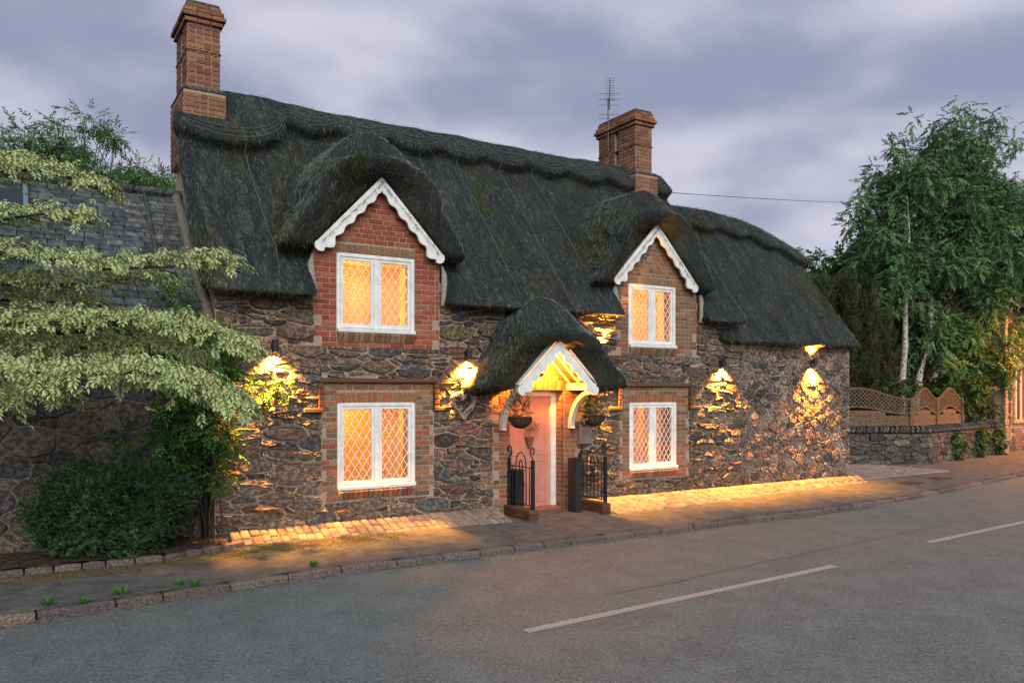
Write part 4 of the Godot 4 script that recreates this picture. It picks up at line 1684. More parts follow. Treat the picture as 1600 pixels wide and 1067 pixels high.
# ---- neighbours --------------------------------------------------------------------------
func build_slate_house() -> void:
	rng.seed = 81
	var h := thing("slate_outbuilding", "low stone outbuilding with a mossy slate roof behind the pale tree", "house")
	var w := MB.new()
	w.box(Vector3(-8, -0.4, -0.65), Vector3(2.24, 2.75, -0.25))
	w.box(Vector3(-8, -0.4, -4.4), Vector3(-7.6, 2.75, -0.652))
	w.box(Vector3(-8, -0.4, -4.8), Vector3(2.24, 2.75, -4.402))
	var wall := obj("wall", w, M.mortar_dark, h)
	lay_stones(rubble(-2.5, 2.24, -0.1, 2.7, [], 0.22, 0.05, 1.5, 0.012, 82), wall, "slate_outbuilding", Transform3D(Basis(), Vector3(0, 0, -0.25)), [Color(0.10, 0.085, 0.075), Color(0.13, 0.10, 0.08), Color(0.07, 0.065, 0.065), Color(0.15, 0.115, 0.095)], 0.012, 0.04, M.stone, 300)
	var eave := Vector2(0.05, 2.62)
	var ridge := Vector2(-2.3, 4.72)
	var dk := MB.new()
	dk.ext(PackedVector2Array([Vector2(-eave.x, eave.y - 0.03), Vector2(-ridge.x, ridge.y - 0.03), Vector2(4.75, eave.y - 0.03), Vector2(4.6, eave.y - 0.15), Vector2(-ridge.x, ridge.y - 0.2), Vector2(-eave.x + 0.1, eave.y - 0.15)]), Transform3D(Basis(Vector3.UP, PI / 2), Vector3.ZERO), -8.0, 2.2, Color(0.04, 0.045, 0.05))
	var roof := obj("roof", dk, M.slate, h)
	var sl := ridge - eave
	var L := sl.length()
	var ang := atan2(sl.y, -sl.x)
	var more := MB.new()
	var a := 0.0
	var row := 0
	while a < L - 0.02:
		var g := lerpf(0.17, 0.095, a / L)
		var x := -2.4 - rf(0, 0.2)
		while x < 2.14:
			var wd := rf(0.16, 0.30) * lerpf(1.1, 0.8, a / L)
			var xe := minf(x + wd, 2.16)
			var p := eave + sl / L * (a + g * 0.6)
			var col := tint(pick([Color(0.085, 0.105, 0.115), Color(0.11, 0.13, 0.135), Color(0.07, 0.08, 0.09), Color(0.135, 0.145, 0.135)]), 0.3)
			if xe - x > 0.04:
				var xf := Transform3D(Basis.from_euler(Vector3(ang - 0.11 + rf(-0.02, 0.02), 0, rf(-0.02, 0.02))), Vector3((x + xe) / 2, p.y + 0.012 + rf(0, 0.006), p.x))
				var sz := Vector3(xe - x - 0.012, 0.026, g * 1.6)
				if x > -0.6 and room_for("slate_outbuilding", "slate"):
					var mb := MB.new()
					mb.cbox(xf, sz, 0.004, col)
					obj("slate", mb, M.slate, roof)
				else:
					more.cbox(xf, sz, 0.004, col)
			x = xe
		a += g
		row += 1
	var mo := obj("more_slates", more, M.slate, roof)
	mo.set_meta("kind", "stuff")
	var rt := MB.new()
	var xr := -4.0
	while xr < 2.1:
		rt.cbox(Transform3D(Basis(Vector3.UP, rf(-0.01, 0.01)), Vector3(xr + 0.2, ridge.y + 0.03, ridge.x)), Vector3(0.39, 0.13, 0.26), 0.05, tint(Color(0.07, 0.075, 0.08), 0.2))
		xr += 0.4
	obj("ridge_tiles", rt, M.slate, roof)
	# mortar fillet where the slates meet the thatch
	var fl := MB.new()
	var pts := []
	for k in 12:
		var q := eave.lerp(ridge, k / 11.0)
		pts.append(Vector3(2.17 + rf(-0.015, 0.015), q.y + 0.06, q.x))
	fl.tube(pts, [0.07], 7)
	obj("fillet", fl, M.mortar_dark, roof)
	var fl2 := MB.new()
	pts = []
	for k in 12:
		var q := eave.lerp(ridge, k / 11.0)
		pts.append(Vector3(1.72 + rf(-0.01, 0.01), q.y + 0.045, q.x))
	fl2.tube(pts, [0.035], 6, Color(0.07, 0.075, 0.08))
	obj("roll", fl2, M.slate, roof)
	# a roof window
	var sk := node("roof_window", h)
	var c := eave.lerp(ridge, 0.78)
	var xf := Transform3D(Basis.from_euler(Vector3(ang, 0, 0)), Vector3(-0.12, c.y + 0.07, c.x))
	var fr := MB.new()
	for e in [[-0.33, 0.0, 0.06, 0.86], [0.33, 0.0, 0.06, 0.86]]:
		fr.cbox(xf * Transform3D(Basis(), Vector3(e[0], 0.02, e[1])), Vector3(e[2], 0.09, e[3]), 0.01)
	for e in [-0.4, 0.4]:
		fr.cbox(xf * Transform3D(Basis(), Vector3(0, 0.018, e)), Vector3(0.6, 0.09, 0.06), 0.01)
	obj("frame", fr, M.skyframe, sk)
	var gl := MB.new()
	gl.xbox(xf * Transform3D(Basis(), Vector3(0, 0.02, 0)), Vector3(0.6, 0.01, 0.74), Color(0.02, 0.025, 0.03))
	var gm := mat(lin(0.02, 0.025, 0.03), 0.08)
	obj("pane", gl, gm, sk)

func build_dry_wall() -> void:
	rng.seed = 91
	var h := thing("dry_stone_wall", "low dry stone wall with stones set on edge along its top", "wall")
	var pts := [Vector2(17.2, -3.65), Vector2(20.72, -1.48), Vector2(26.2, -2.3)]
	for s in 2:
		var a: Vector2 = pts[s]
		var b: Vector2 = pts[s + 1]
		var d := (b - a)
		var l := d.length()
		# local x along the wall, local z to the street
		var xf := Transform3D(Basis(Vector3.UP, atan2(-d.y, d.x)), Vector3(a.x, -0.2, a.y))
		var core := MB.new()
		core.xbox(xf * Transform3D(Basis(), Vector3(l / 2 - (0.0 if s == 0 else -0.1), 0.42, -0.2)), Vector3(l - (0.06 if s == 0 else 0.26), 0.84, 0.38), Color(0.13, 0.12, 0.105))
		var w := obj("core", core, M.stone_far, h)
		lay_stones(rubble(0.0, l, 0.0, 0.84, [], 0.085, 0.028, 2.4, 0.004, 92 + s), w, "dry_stone_wall", xf, [Color(0.11, 0.10, 0.09), Color(0.14, 0.12, 0.105), Color(0.08, 0.08, 0.08), Color(0.18, 0.15, 0.12)], 0.01, 0.05, M.stone, 300)
		var x := 0.05
		while x < l - 0.05:
			var t := rf(0.05, 0.09)
			var mb := MB.new()
			var lean := rf(0.35, 0.7)
			var q := PackedVector2Array()
			for k in 9:
				var an := k / 9.0 * TAU
				q.append(Vector2(cos(an) * 0.23 * rf(0.85, 1.1), sin(an) * 0.13 * rf(0.85, 1.1)))
			mb.ext(q, xf * Transform3D(Basis(Vector3(0, 0, 1), -lean) * Basis(Vector3.UP, PI / 2), Vector3(x, 0.93, -0.19)), -t / 2, t / 2, tint(pick([Color(0.10, 0.095, 0.09), Color(0.13, 0.12, 0.11), Color(0.08, 0.085, 0.085)]), 0.25))
			obj("coping_stone", mb, M.stone, h)
			x += t * 1.35 + 0.012

func build_fence() -> void:
	rng.seed = 101
	var pts := [Vector2(18.15, -3.42), Vector2(20.70, -1.93), Vector2(22.35, -2.17), Vector2(24.1, -2.42)]
	var names := ["wide arched lattice fence panel next to the cottage gable", "middle arched lattice fence panel on the dry stone wall corner", "arched lattice fence panel half hidden by the shrub"]
	for s in 3:
		var a: Vector2 = pts[s]
		var b: Vector2 = pts[s + 1]
		var d := b - a
		var l := d.length()
		var h := thing("fence_panel", names[s], "fence panel", Vector3(a.x, 0.0, a.y), "arched fence panels behind the stone wall")
		h.rotation.y = atan2(-d.y, d.x)
		var y0 := 0.55
		var arch := func(u: float) -> float:
			return 1.56 + 0.30 * (0.5 - 0.5 * cos(TAU * clampf(u, 0.0, 1.0)))
		var low := func(u: float) -> float:
			return 1.16 + 0.20 * (0.5 - 0.5 * cos(TAU * clampf(u, 0.0, 1.0)))
		var y := y0
		while y < 1.4:
			# boards cut to the lower arch
			var xa := 0.0
			var xb := l
			var top := y + 0.135
			if top > 1.17:
				var uu := acos(clampf(1.0 - 2.0 * (top - 1.16) / 0.20, -1.0, 1.0)) / TAU
				xa = uu * l
				xb = l - uu * l
			if xb - xa > 0.1:
				var mb := MB.new()
				mb.cbox(Transform3D(Basis.from_euler(Vector3(-0.05, 0, 0)), Vector3((xa + xb) / 2, y + 0.072, 0.0)), Vector3(xb - xa - 0.06, 0.148, 0.016), 0.004)
				obj("board", mb, M.wood, h)
			y += 0.14
		for e in [[arch, 0.05], [low, 0.045]]:
			var pp := []
			for k in 25:
				pp.append(Vector3(lerpf(0.04, l - 0.04, k / 24.0), e[0].call(k / 24.0), 0.0))
			var mb := MB.new()
			for k in 24:
				var m: Vector3 = (pp[k] + pp[k + 1]) / 2
				var dd: Vector3 = pp[k + 1] - pp[k]
				mb.xbox(Transform3D(Basis(Vector3(0, 0, 1), atan2(dd.y, dd.x)), m), Vector3(dd.length() + 0.008, e[1], 0.045))
			obj("rail", mb, M.wood, h)
		var xs := 0.05 - 1.0
		while xs < l + 1.0:
			for sg in [-1.0, 1.0]:
				# lattice laths clipped to the space between the arches
				var t0 := 99.0
				var t1 := -99.0
				for k in 41:
					var t := k / 40.0
					var px: float = xs + sg * (t - 0.5) * 0.9
					var py := 1.1 + t * 0.82
					if px > 0.05 and px < l - 0.05 and py > low.call(px / l) and py < arch.call(px / l):
						t0 = minf(t0, t)
						t1 = maxf(t1, t)
				if t1 - t0 > 0.06:
					var p0 := Vector3(xs + sg * (t0 - 0.5) * 0.9, 1.1 + t0 * 0.82, sg * 0.006)
					var p1 := Vector3(xs + sg * (t1 - 0.5) * 0.9, 1.1 + t1 * 0.82, sg * 0.006)
					var mb := MB.new()
					mb.xbox(Transform3D(Basis(Vector3(0, 0, 1), atan2(p1.y - p0.y, p1.x - p0.x)), (p0 + p1) / 2), Vector3(p0.distance_to(p1), 0.022, 0.011))
					obj("lath", mb, M.wood, h)
			xs += 0.115
		for px in ([0.0, l] if s == 0 else [l]):
			var mb := MB.new()
			mb.cbox(Transform3D(Basis(), Vector3(px, 0.72, -0.0)), Vector3(0.1, 1.75, 0.1), 0.012)
			obj("post", mb, M.wood, h)

func build_far_house() -> void:
	rng.seed = 111
	var h := thing("neighbouring_house", "stone house across the drive with an orange lit corner window", "house")
	# front faces the street; placed square to the road bend
	var o := Vector3(26.9, 0, -2.6)
	var xf := Transform3D(Basis(Vector3.UP, 0.10), o)
	var win := Rect2(0.75, 0.85, 0.85, 1.75)
	var wl := holed_wall(0, 9, -0.3, 4.6, -0.4, 0.0, [win])
	for i in wl.v.size():
		wl.v[i] = xf * wl.v[i]
		wl.n[i] = xf.basis * wl.n[i]
	wl.xbox(xf * Transform3D(Basis(), Vector3(0.2, 2.15, -4.0)), Vector3(0.4, 4.9, 7.2), Color.WHITE)
	wl.ext(PackedVector2Array([Vector2(0.0, 4.6), Vector2(7.6, 4.6), Vector2(3.8, 8.0)]), xf * Transform3D(Basis(Vector3.UP, PI / 2), Vector3.ZERO), 0.0, 0.4, Color.WHITE)
	var wall := obj("wall", wl, M.mortar, h)
	lay_stones(rubble(0.3, 5.0, -0.2, 4.5, [Rect2(0.55, 0.6, 1.25, 2.25)], 0.2, 0.07, 1.5, 0.012, 112), wall, "neighbouring_house", xf, SLATEY, 0.01, 0.04, M.stone, 120)
	lay_stones(rubble(-7.4, -0.25, -0.2, 4.5, [], 0.22, 0.09, 1.5, 0.012, 113), wall, "neighbouring_house", xf * Transform3D(Basis(Vector3.UP, -PI / 2), Vector3(0.0, 0, 0.0)), [Color(0.15, 0.14, 0.12), Color(0.11, 0.10, 0.09), Color(0.19, 0.17, 0.14)], 0.01, 0.04, M.stone, 240)
	var q := MB.new()
	var y := -0.2
	while y < 4.5:
		var wd := 0.28 if int(y * 10) % 2 == 0 else 0.2
		q.cbox(xf * Transform3D(Basis(), Vector3(wd / 2 - 0.02, y + 0.11, 0.0)), Vector3(wd, 0.2, 0.1), 0.01, tint(Color(0.36, 0.28, 0.2), 0.15))
		y += 0.22
	obj("quoins", q, M.stone, h)
	var wn := node("window", h)
	var fr := MB.new()
	var cc := win.get_center()
	for e in [[cc.x, win.end.y + 0.08, 1.1, 0.16], [cc.x, win.position.y - 0.06, 1.15, 0.12], [win.position.x - 0.06, cc.y, 0.12, win.size.y], [win.end.x + 0.06, cc.y, 0.12, win.size.y]]:
		fr.cbox(xf * Transform3D(Basis(), Vector3(e[0], e[1], 0.02)), Vector3(e[2], e[3], 0.12), 0.01, Color(0.45, 0.36, 0.26))
	obj("stone_surround", fr, M.stone, wn)
	var sa := MB.new()
	for e in [[win.position.x + 0.03, 0.05, 1.7], [cc.x, 0.05, 1.7], [win.end.x - 0.03, 0.05, 1.7]]:
		sa.cbox(xf * Transform3D(Basis(), Vector3(e[0], cc.y, -0.1)), Vector3(e[1], win.size.y, 0.06), 0.008)
	sa.cbox(xf * Transform3D(Basis(), Vector3(cc.x, win.end.y - 0.03, -0.1)), Vector3(win.size.x, 0.05, 0.058), 0.008)
	obj("frame", sa, M.white, wn)
	for k in 2:
		var gl := MB.new()
		gl.xbox(xf * Transform3D(Basis(), Vector3(cc.x + (k - 0.5) * 0.4, cc.y, -0.11)), Vector3(0.36, win.size.y - 0.1, 0.006))
		obj("pane", gl, mat(lin(0.05, 0.04, 0.03), 0.06), wn)
	var rf_ := MB.new()
	rf_.ext(PackedVector2Array([Vector2(-0.4, 4.45), Vector2(3.8, 8.25), Vector2(8.0, 4.45), Vector2(7.7, 4.45), Vector2(3.8, 7.95), Vector2(-0.1, 4.45)]), xf * Transform3D(Basis(Vector3.UP, PI / 2), Vector3.ZERO), -0.15, 9.2, Color(0.08, 0.09, 0.1))
	obj("roof", rf_, M.slate, h)
	var chm := MB.new()
	chm.cbox(xf * Transform3D(Basis(), Vector3(0.7, 8.5, -3.8)), Vector3(0.7, 1.7, 0.9), 0.02, Color(0.36, 0.22, 0.14))
	chm.cbox(xf * Transform3D(Basis(), Vector3(0.7, 9.38, -3.8)), Vector3(0.82, 0.16, 1.02), 0.02, Color(0.3, 0.18, 0.12))
	obj("chimney", chm, M.brick, h)

# ---- plants ----------------------------------------------------------------------------------
func leaf(mb: MB, at: Vector3, d: Vector3, side: Vector3, l: float, w: float, mid: Color, edge: Color) -> void:
	var up := side.cross(d).normalized()
	var tip := at + d * l - up * l * 0.12
	var m := at + d * l * 0.5 - up * w * 0.12
	var a := at + d * l * 0.45 + side * w * 0.5 + up * w * 0.14
	var b := at + d * l * 0.45 - side * w * 0.5 + up * w * 0.14
	for t in [[at, a, m, mid, edge, mid], [a, tip, m, edge, edge, mid], [at, m, b, mid, mid, edge], [m, tip, b, mid, edge, edge]]:
		var nn: Vector3 = ((t[1] - t[0]) as Vector3).cross(t[2] - t[0]).normalized()
		mb.v.append(t[0]); mb.v.append(t[2]); mb.v.append(t[1])
		mb.c.append(t[3]); mb.c.append(t[5]); mb.c.append(t[4])
		for k in 3:
			mb.n.append(nn)
			mb.t.append(Vector2.ZERO)

func sprig(n: int, size: float, l: float, w: float, mid: Color, edge: Color, droop: float, flat := 0.5) -> ArrayMesh:
	# a twig with n leaves; grows along +z, y is up
	var mb := MB.new()
	mb.tube([Vector3.ZERO, Vector3(0, -droop * size * 0.3, size)], [0.0022, 0.001], 3, Color(0.06, 0.045, 0.03))
	for i in n:
		var u := (i + 0.6) / n
		var s := -1.0 if i % 2 else 1.0
		var at := Vector3(0, -droop * size * 0.3 * u, size * u)
		var d := Vector3(s * rf(0.5, 1.1), rf(-flat, flat) - droop, rf(0.2, 0.9)).normalized()
		if i == n - 1:
			d = Vector3(0, -droop, 1).normalized()
		var sd := d.cross(Vector3(rf(-0.4, 0.4), 1, rf(-0.4, 0.4))).normalized()
		var k := rf(0.7, 1.15)
		leaf(mb, at, d, sd, l * k, w * k, mid * rf(0.85, 1.15), edge * rf(0.85, 1.1))
	return mb.mesh()

func scatter(called: String, parent: Node, meshes: Array, xfs: Array, cols: Array, m: Material) -> void:
	for q in meshes.size():
		var pickd := []
		for i in xfs.size():
			if i % meshes.size() == q:
				pickd.append(i)
		var mm := MultiMesh.new()
		mm.transform_format = MultiMesh.TRANSFORM_3D
		mm.use_colors = true
		mm.mesh = meshes[q]
		mm.instance_count = pickd.size()
		for k in pickd.size():
			mm.set_instance_transform(k, xfs[pickd[k]])
			mm.set_instance_color(k, cols[pickd[k]])
		var o := MultiMeshInstance3D.new()
		o.name = called
		o.multimesh = mm
		o.material_override = m
		o.set_meta("kind", "stuff")
		parent.add_child(o, true)

func facing(d: Vector3, roll: float) -> Basis:
	var z := d.normalized()
	var x := Vector3.UP.cross(z)
	if x.length() < 0.05:
		x = Vector3.RIGHT
	x = x.normalized()
	return Basis(z, roll) * Basis(x, z.cross(x), z)

# sprigs filling ellipsoids; clumps = [centre, radii, how many]
func fill_clumps(clumps: Array, shell: float, droop: float, lo: float, hi: float, xfs: Array, cols: Array, bright := 0.35) -> void:
	for c in clumps:
		var own := rf(1.0 - bright * 0.5, 1.0 + bright * 0.5)
		for i in c[2]:
			var d := Vector3(rng.randfn(), rng.randfn(), rng.randfn()).normalized()
			var r := pow(rng.randf(), shell)
			var p: Vector3 = c[0] + d * (c[1] as Vector3) * r
			var out := (d * 0.9 + Vector3(rf(-0.7, 0.7), rf(-0.5, 0.5) - droop, rf(-0.7, 0.7))).normalized()
			var k := rf(lo, hi)
			xfs.append(Transform3D(facing(out, rf(-0.6, 0.6)).scaled(Vector3.ONE * k), p))
			var b := own * rf(1.0 - bright, 1.0 + bright)
			cols.append(Color(b * rf(0.9, 1.1), b, b * rf(0.85, 1.05)))

const DOGWOOD := [
	[Vector3(-0.88, 3.82, 0.49), Vector3(-0.06, 4.07, 1.01), Vector3(0.28, 4.07, 1.22), Vector3(0.55, 3.99, 1.39), Vector3(0.91, 3.82, 1.62)],
	[Vector3(-0.85, 3.47, 0.86), Vector3(-0.05, 3.51, 1.37), Vector3(0.27, 3.56, 1.57), Vector3(0.72, 3.47, 1.85)],
	[Vector3(-0.93, 4.19, -0.01), Vector3(-0.06, 4.26, 0.54), Vector3(0.23, 4.23, 0.72)],
	[Vector3(-0.83, 2.96, 1.11), Vector3(-0.05, 3.14, 1.60), Vector3(0.47, 3.07, 1.93), Vector3(0.78, 2.99, 2.12), Vector3(1.35, 3.01, 2.48), Vector3(1.66, 3.07, 2.68), Vector3(1.88, 2.99, 2.82)],
	[Vector3(-0.87, 2.80, 0.61), Vector3(-0.05, 2.90, 1.13), Vector3(0.60, 2.90, 1.54), Vector3(1.04, 2.96, 1.81), Vector3(1.39, 2.90, 2.04)],
	[Vector3(-0.40, 2.79, 0.56), Vector3(0.45, 2.75, 1.09), Vector3(0.85, 2.72, 1.34)],
	[Vector3(-0.83, 2.35, 1.11), Vector3(-0.05, 2.47, 1.60), Vector3(0.57, 2.50, 1.99), Vector3(1.14, 2.49, 2.35), Vector3(1.66, 2.38, 2.68), Vector3(2.02, 2.20, 2.91)],
	[Vector3(-0.88, 2.13, 0.49), Vector3(-0.06, 2.29, 1.01), Vector3(0.77, 2.26, 1.53), Vector3(1.33, 2.31, 1.88), Vector3(1.71, 2.16, 2.12)],
	[Vector3(-0.54, 1.97, 1.77), Vector3(-0.05, 2.06, 2.08), Vector3(0.54, 1.97, 2.45), Vector3(1.13, 2.00, 2.82), Vector3(1.57, 1.86, 3.10), Vector3(1.87, 1.63, 3.28)],
	[Vector3(-0.56, 1.80, 1.40), Vector3(-0.05, 1.89, 1.72), Vector3(0.26, 1.80, 1.91), Vector3(0.51, 1.77, 2.08)],
	[Vector3(0.74, 2.11, 1.98), Vector3(1.10, 1.92, 2.21), Vector3(1.42, 1.86, 2.41), Vector3(1.73, 1.71, 2.61)],
	[Vector3(-0.33, 1.86, 2.13), Vector3(-0.05, 1.72, 2.31), Vector3(0.05, 1.63, 2.37)],
]
func build_dogwood() -> void:
	rng.seed = 201
	var t := thing("variegated_dogwood", "tiered tree with pale cream edged leaves spreading over the pavement", "tree", Vector3.ZERO)
	var tr := MB.new()
	tr.tube([Vector3(-1.15, -0.15, 0.75), Vector3(-1.12, 1.2, 0.8), Vector3(-1.08, 2.4, 0.85), Vector3(-1.05, 3.6, 0.8), Vector3(-1.0, 4.6, 0.8)], [0.11, 0.09, 0.075, 0.05, 0.02], 9)
	obj("trunk", tr, M.bark, t)
	var xfs := []
	var cols := []
	var bi := 0
	for b in DOGWOOD:
		var br := MB.new()
		var pts := []
		var first: Vector3 = b[0]
		if first.x < -0.2:
			pts.append(Vector3(-1.09, first.y - 0.12, 0.8))
		for p in b: pts.append(p + Vector3(rf(-0.02, 0.02), -0.03, rf(-0.02, 0.02)))
		var rad := []
		for k in pts.size(): rad.append(lerpf(0.028, 0.005, k / float(pts.size() - 1)))
		br.tube(pts, rad, 5)
		# leafy side shoots to both sides, in flat tiers that droop at the rim
		for k in b.size() - 1:
			var a: Vector3 = b[k]
			var e: Vector3 = b[k + 1]
			var l := a.distance_to(e)
			var dir := (e - a).normalized()
			var side := dir.cross(Vector3.UP).normalized()
			var n := int(l * (150.0 if b[0].y > 2.6 else 210.0))
			for i in n:
				var u := rng.randf()
				var s := rng.randfn() * (0.16 if b[0].y > 2.6 else 0.22)
				var taper: float = 1.0 - 0.55 * (k + u) / (b.size() - 1)
				var p: Vector3 = a.lerp(e, u) + side * s * taper + Vector3(0, 0.10 - absf(s) * 0.36 + rng.randfn() * 0.04, 0)
				var d := (dir * rf(0.1, 1.0) + side * signf(s) * rf(0.3, 1.2) + Vector3(0, rf(-0.75, -0.05), 0)).normalized()
				xfs.append(Transform3D(facing(d, rf(-0.4, 0.4)).scaled(Vector3.ONE * rf(0.75, 1.2)), p))
				var g := rf(0.72, 1.22)
				cols.append(Color(g * rf(0.95, 1.05), g, g * rf(0.9, 1.05)))
			for i in int(l * 4.0) + 1:
				var u := rng.randf()
				var p := a.lerp(e, u) + Vector3(0, -0.05, 0)
				br.tube([p, p + (dir * 0.5 + side * (1.0 if i % 2 else -1.0)) * rf(0.2, 0.35) + Vector3(0, -0.02, 0)], [0.006, 0.002], 4)
		obj("branch", br, M.bark, t)
		bi += 1
	var sp := []
	for k in 4:
		sp.append(sprig(11, 0.13, 0.050, 0.019, Color(0.14, 0.25, 0.08), Color(0.62, 0.65, 0.32), 0.28, 0.3))
	scatter("crown", t, sp, xfs, cols, M.leaf)

func build_bush() -> void:
	rng.seed = 211
	var t := thing("clipped_bush", "rounded dark evergreen bush in the bed under the pale tree", "bush", Vector3(1.05, -0.08, 0.38))
	var st := MB.new()
	for k in 9:
		var a := k / 9.0 * TAU
		st.tube([Vector3(cos(a) * 0.08, 0, sin(a) * 0.06), Vector3(cos(a) * 0.35, 0.3, sin(a) * 0.2), Vector3(cos(a) * 0.75, 0.65, sin(a) * 0.35)], [0.02, 0.014, 0.006], 5)
	obj("stem", st, M.bark, t)
	var xfs := []
	var cols := []
	var clumps := [[Vector3(0, 0.48, 0), Vector3(0.80, 0.52, 0.48), 5200]]
	for k in 26:
		var d := Vector3(rng.randfn(), rng.randfn() * 0.8 + 0.2, rng.randfn()).normalized()
		clumps.append([Vector3(0, 0.48, 0) + d * Vector3(0.74, 0.48, 0.44), Vector3(0.2, 0.14, 0.16), 150])
	for k in 44:
		var d := Vector3(rng.randfn(), absf(rng.randfn()) * 0.7, rng.randfn()).normalized()
		clumps.append([Vector3(0, 0.48, 0) + d * Vector3(0.86, 0.58, 0.52), Vector3(0.07, 0.1, 0.07), 16])
	fill_clumps(clumps, 0.22, -0.1, 0.7, 1.2, xfs, cols, 0.5)
	var keep_x := []
	var keep_c := []
	for i in xfs.size():
		if xfs[i].origin.y > -0.02:
			keep_x.append(xfs[i])
			keep_c.append(cols[i])
	var sp := []
	for k in 3:
		sp.append(sprig(10, 0.08, 0.032, 0.02, Color(0.034, 0.08, 0.04), Color(0.046, 0.10, 0.048), 0.0, 0.8))
	scatter("foliage", t, sp, keep_x, keep_c, M.leaf)

func build_climber() -> void:
	rng.seed = 221
	var pipe := MB.new()
	pipe.tube([Vector3(2.16, -0.1, -0.12), Vector3(2.16, 1.5, -0.12), Vector3(2.15, 2.55, -0.12)], [0.05, 0.05, 0.05], 12)
	for y in [0.5, 1.6]:
		pipe.tube([Vector3(2.16, y, -0.12), Vector3(2.16, y + 0.08, -0.12)], [0.062, 0.062], 12)
	var po := obj("drainpipe", pipe, M.pipe)
	tag(po, "black drainpipe in the corner between cottage and outbuilding", "drainpipe")
	var t := thing("climbing_plant", "leafy green climber round the black drainpipe at the cottage corner", "climber", Vector3(2.1, -0.1, 0.05))
	var xfs := []
	var cols := []
	var st := MB.new()
	var clumps := []
	for k in 8:
		var pts := []
		var p := Vector3(rf(-0.5, 0.15), 0.0, rf(-0.1, 0.15))
		for i in 7:
			pts.append(p)
			p += Vector3(rf(-0.16, 0.16), rf(0.3, 0.5), rf(-0.06, 0.07))
		st.tube(pts, [0.012, 0.011, 0.01, 0.009, 0.008, 0.006, 0.004], 5)
		for i in range(2, 7):
			clumps.append([pts[i], Vector3(0.18, 0.16, 0.13), 26])
	for e in [[Vector3(0.35, 1.95, 0.12), 40], [Vector3(0.6, 1.85, 0.12), 30], [Vector3(0.9, 1.9, 0.1), 30], [Vector3(0.25, 2.25, 0.1), 60], [Vector3(0.05, 2.6, 0.05), 60], [Vector3(-0.2, 2.7, 0.1), 60], [Vector3(-0.6, 2.5, 0.2), 60], [Vector3(0.1, 1.4, 0.2), 60], [Vector3(-0.3, 3.1, -0.15), 30], [Vector3(-0.3, 3.35, -0.2), 20], [Vector3(-1.0, 2.65, 0.15), 50], [Vector3(0.25, 1.15, 0.15), 40], [Vector3(-0.5, 1.25, 0.2), 60], [Vector3(-0.9, 1.4, 0.1), 25]]:
		clumps.append([e[0], Vector3(0.2, 0.15, 0.12), e[1]])
		st.tube([Vector3(-0.05, e[0].y - 0.5, 0.0), e[0]], [0.008, 0.003], 4)
	obj("stem", st, M.bark, t)
	fill_clumps(clumps, 0.5, 0.3, 0.7, 1.2, xfs, cols, 0.35)
	var sp := []
	for k in 3:
		sp.append(sprig(6, 0.13, 0.06, 0.036, Color(0.045, 0.12, 0.02), Color(0.06, 0.15, 0.025), 0.3, 0.5))
	scatter("foliage", t, sp, xfs, cols, M.leaf)

func limbs(mb: MB, base: Vector3, clumps: Array, fork: float, r0: float, every := 1) -> void:
	for i in range(0, clumps.size(), every):
		var c: Vector3 = clumps[i][0]
		var a := base + Vector3(0, fork * rf(0.6, 1.1), 0)
		var m := a.lerp(c, 0.5) + Vector3(rf(-0.2, 0.2), rf(0.0, 0.35), rf(-0.2, 0.2))
		mb.tube([a, a.lerp(m, 0.5) + Vector3(0, 0.1, 0), m, c], [r0, r0 * 0.7, r0 * 0.45, r0 * 0.12], 5)
		for k in 3:
			var e := c + Vector3(rng.randfn(), rng.randfn() * 0.6, rng.randfn()) * minf(c.distance_to(m) * 0.3, 0.3)
			mb.tube([m.lerp(c, rf(0.3, 0.9)), e], [r0 * 0.2, r0 * 0.06], 4)

func build_tree(called: String, label: String, base: Vector3, fork: float, trunk_r: float, clumps: Array, sp: Array, bark: Material, shell: float, droop: float, lo: float, hi: float, group := "", bright := 0.35) -> void:
	var t := thing(called, label, "tree", Vector3.ZERO, group)
	var tr := MB.new()
	tr.tube([base, base + Vector3(0.05, fork * 0.5, 0.02), base + Vector3(-0.05, fork, 0), base + Vector3(0.1, fork * 1.6, 0.1)], [trunk_r, trunk_r * 0.8, trunk_r * 0.65, trunk_r * 0.3], 9)
	obj("trunk", tr, bark, t)
	var lm := MB.new()
	limbs(lm, base, clumps, fork, trunk_r * 0.35)
	obj("limbs", lm, bark, t)
	var xfs := []
	var cols := []
	fill_clumps(clumps, shell, droop, lo, hi, xfs, cols, bright)
	scatter("crown", t, sp, xfs, cols, M.leaf)

func blob(c: Vector3, r: Vector3, n: int, size: float, per: int, sq := 0.6) -> Array:
	# a crown as many small clumps through an ellipsoid
	var out := []
	for i in n:
		var d := Vector3(rng.randfn(), rng.randfn(), rng.randfn()).normalized() * pow(rng.randf(), 0.45)
		var s := size * rf(0.6, 1.3)
		out.append([c + d * r, Vector3(s, s * sq, s), per])
	return out

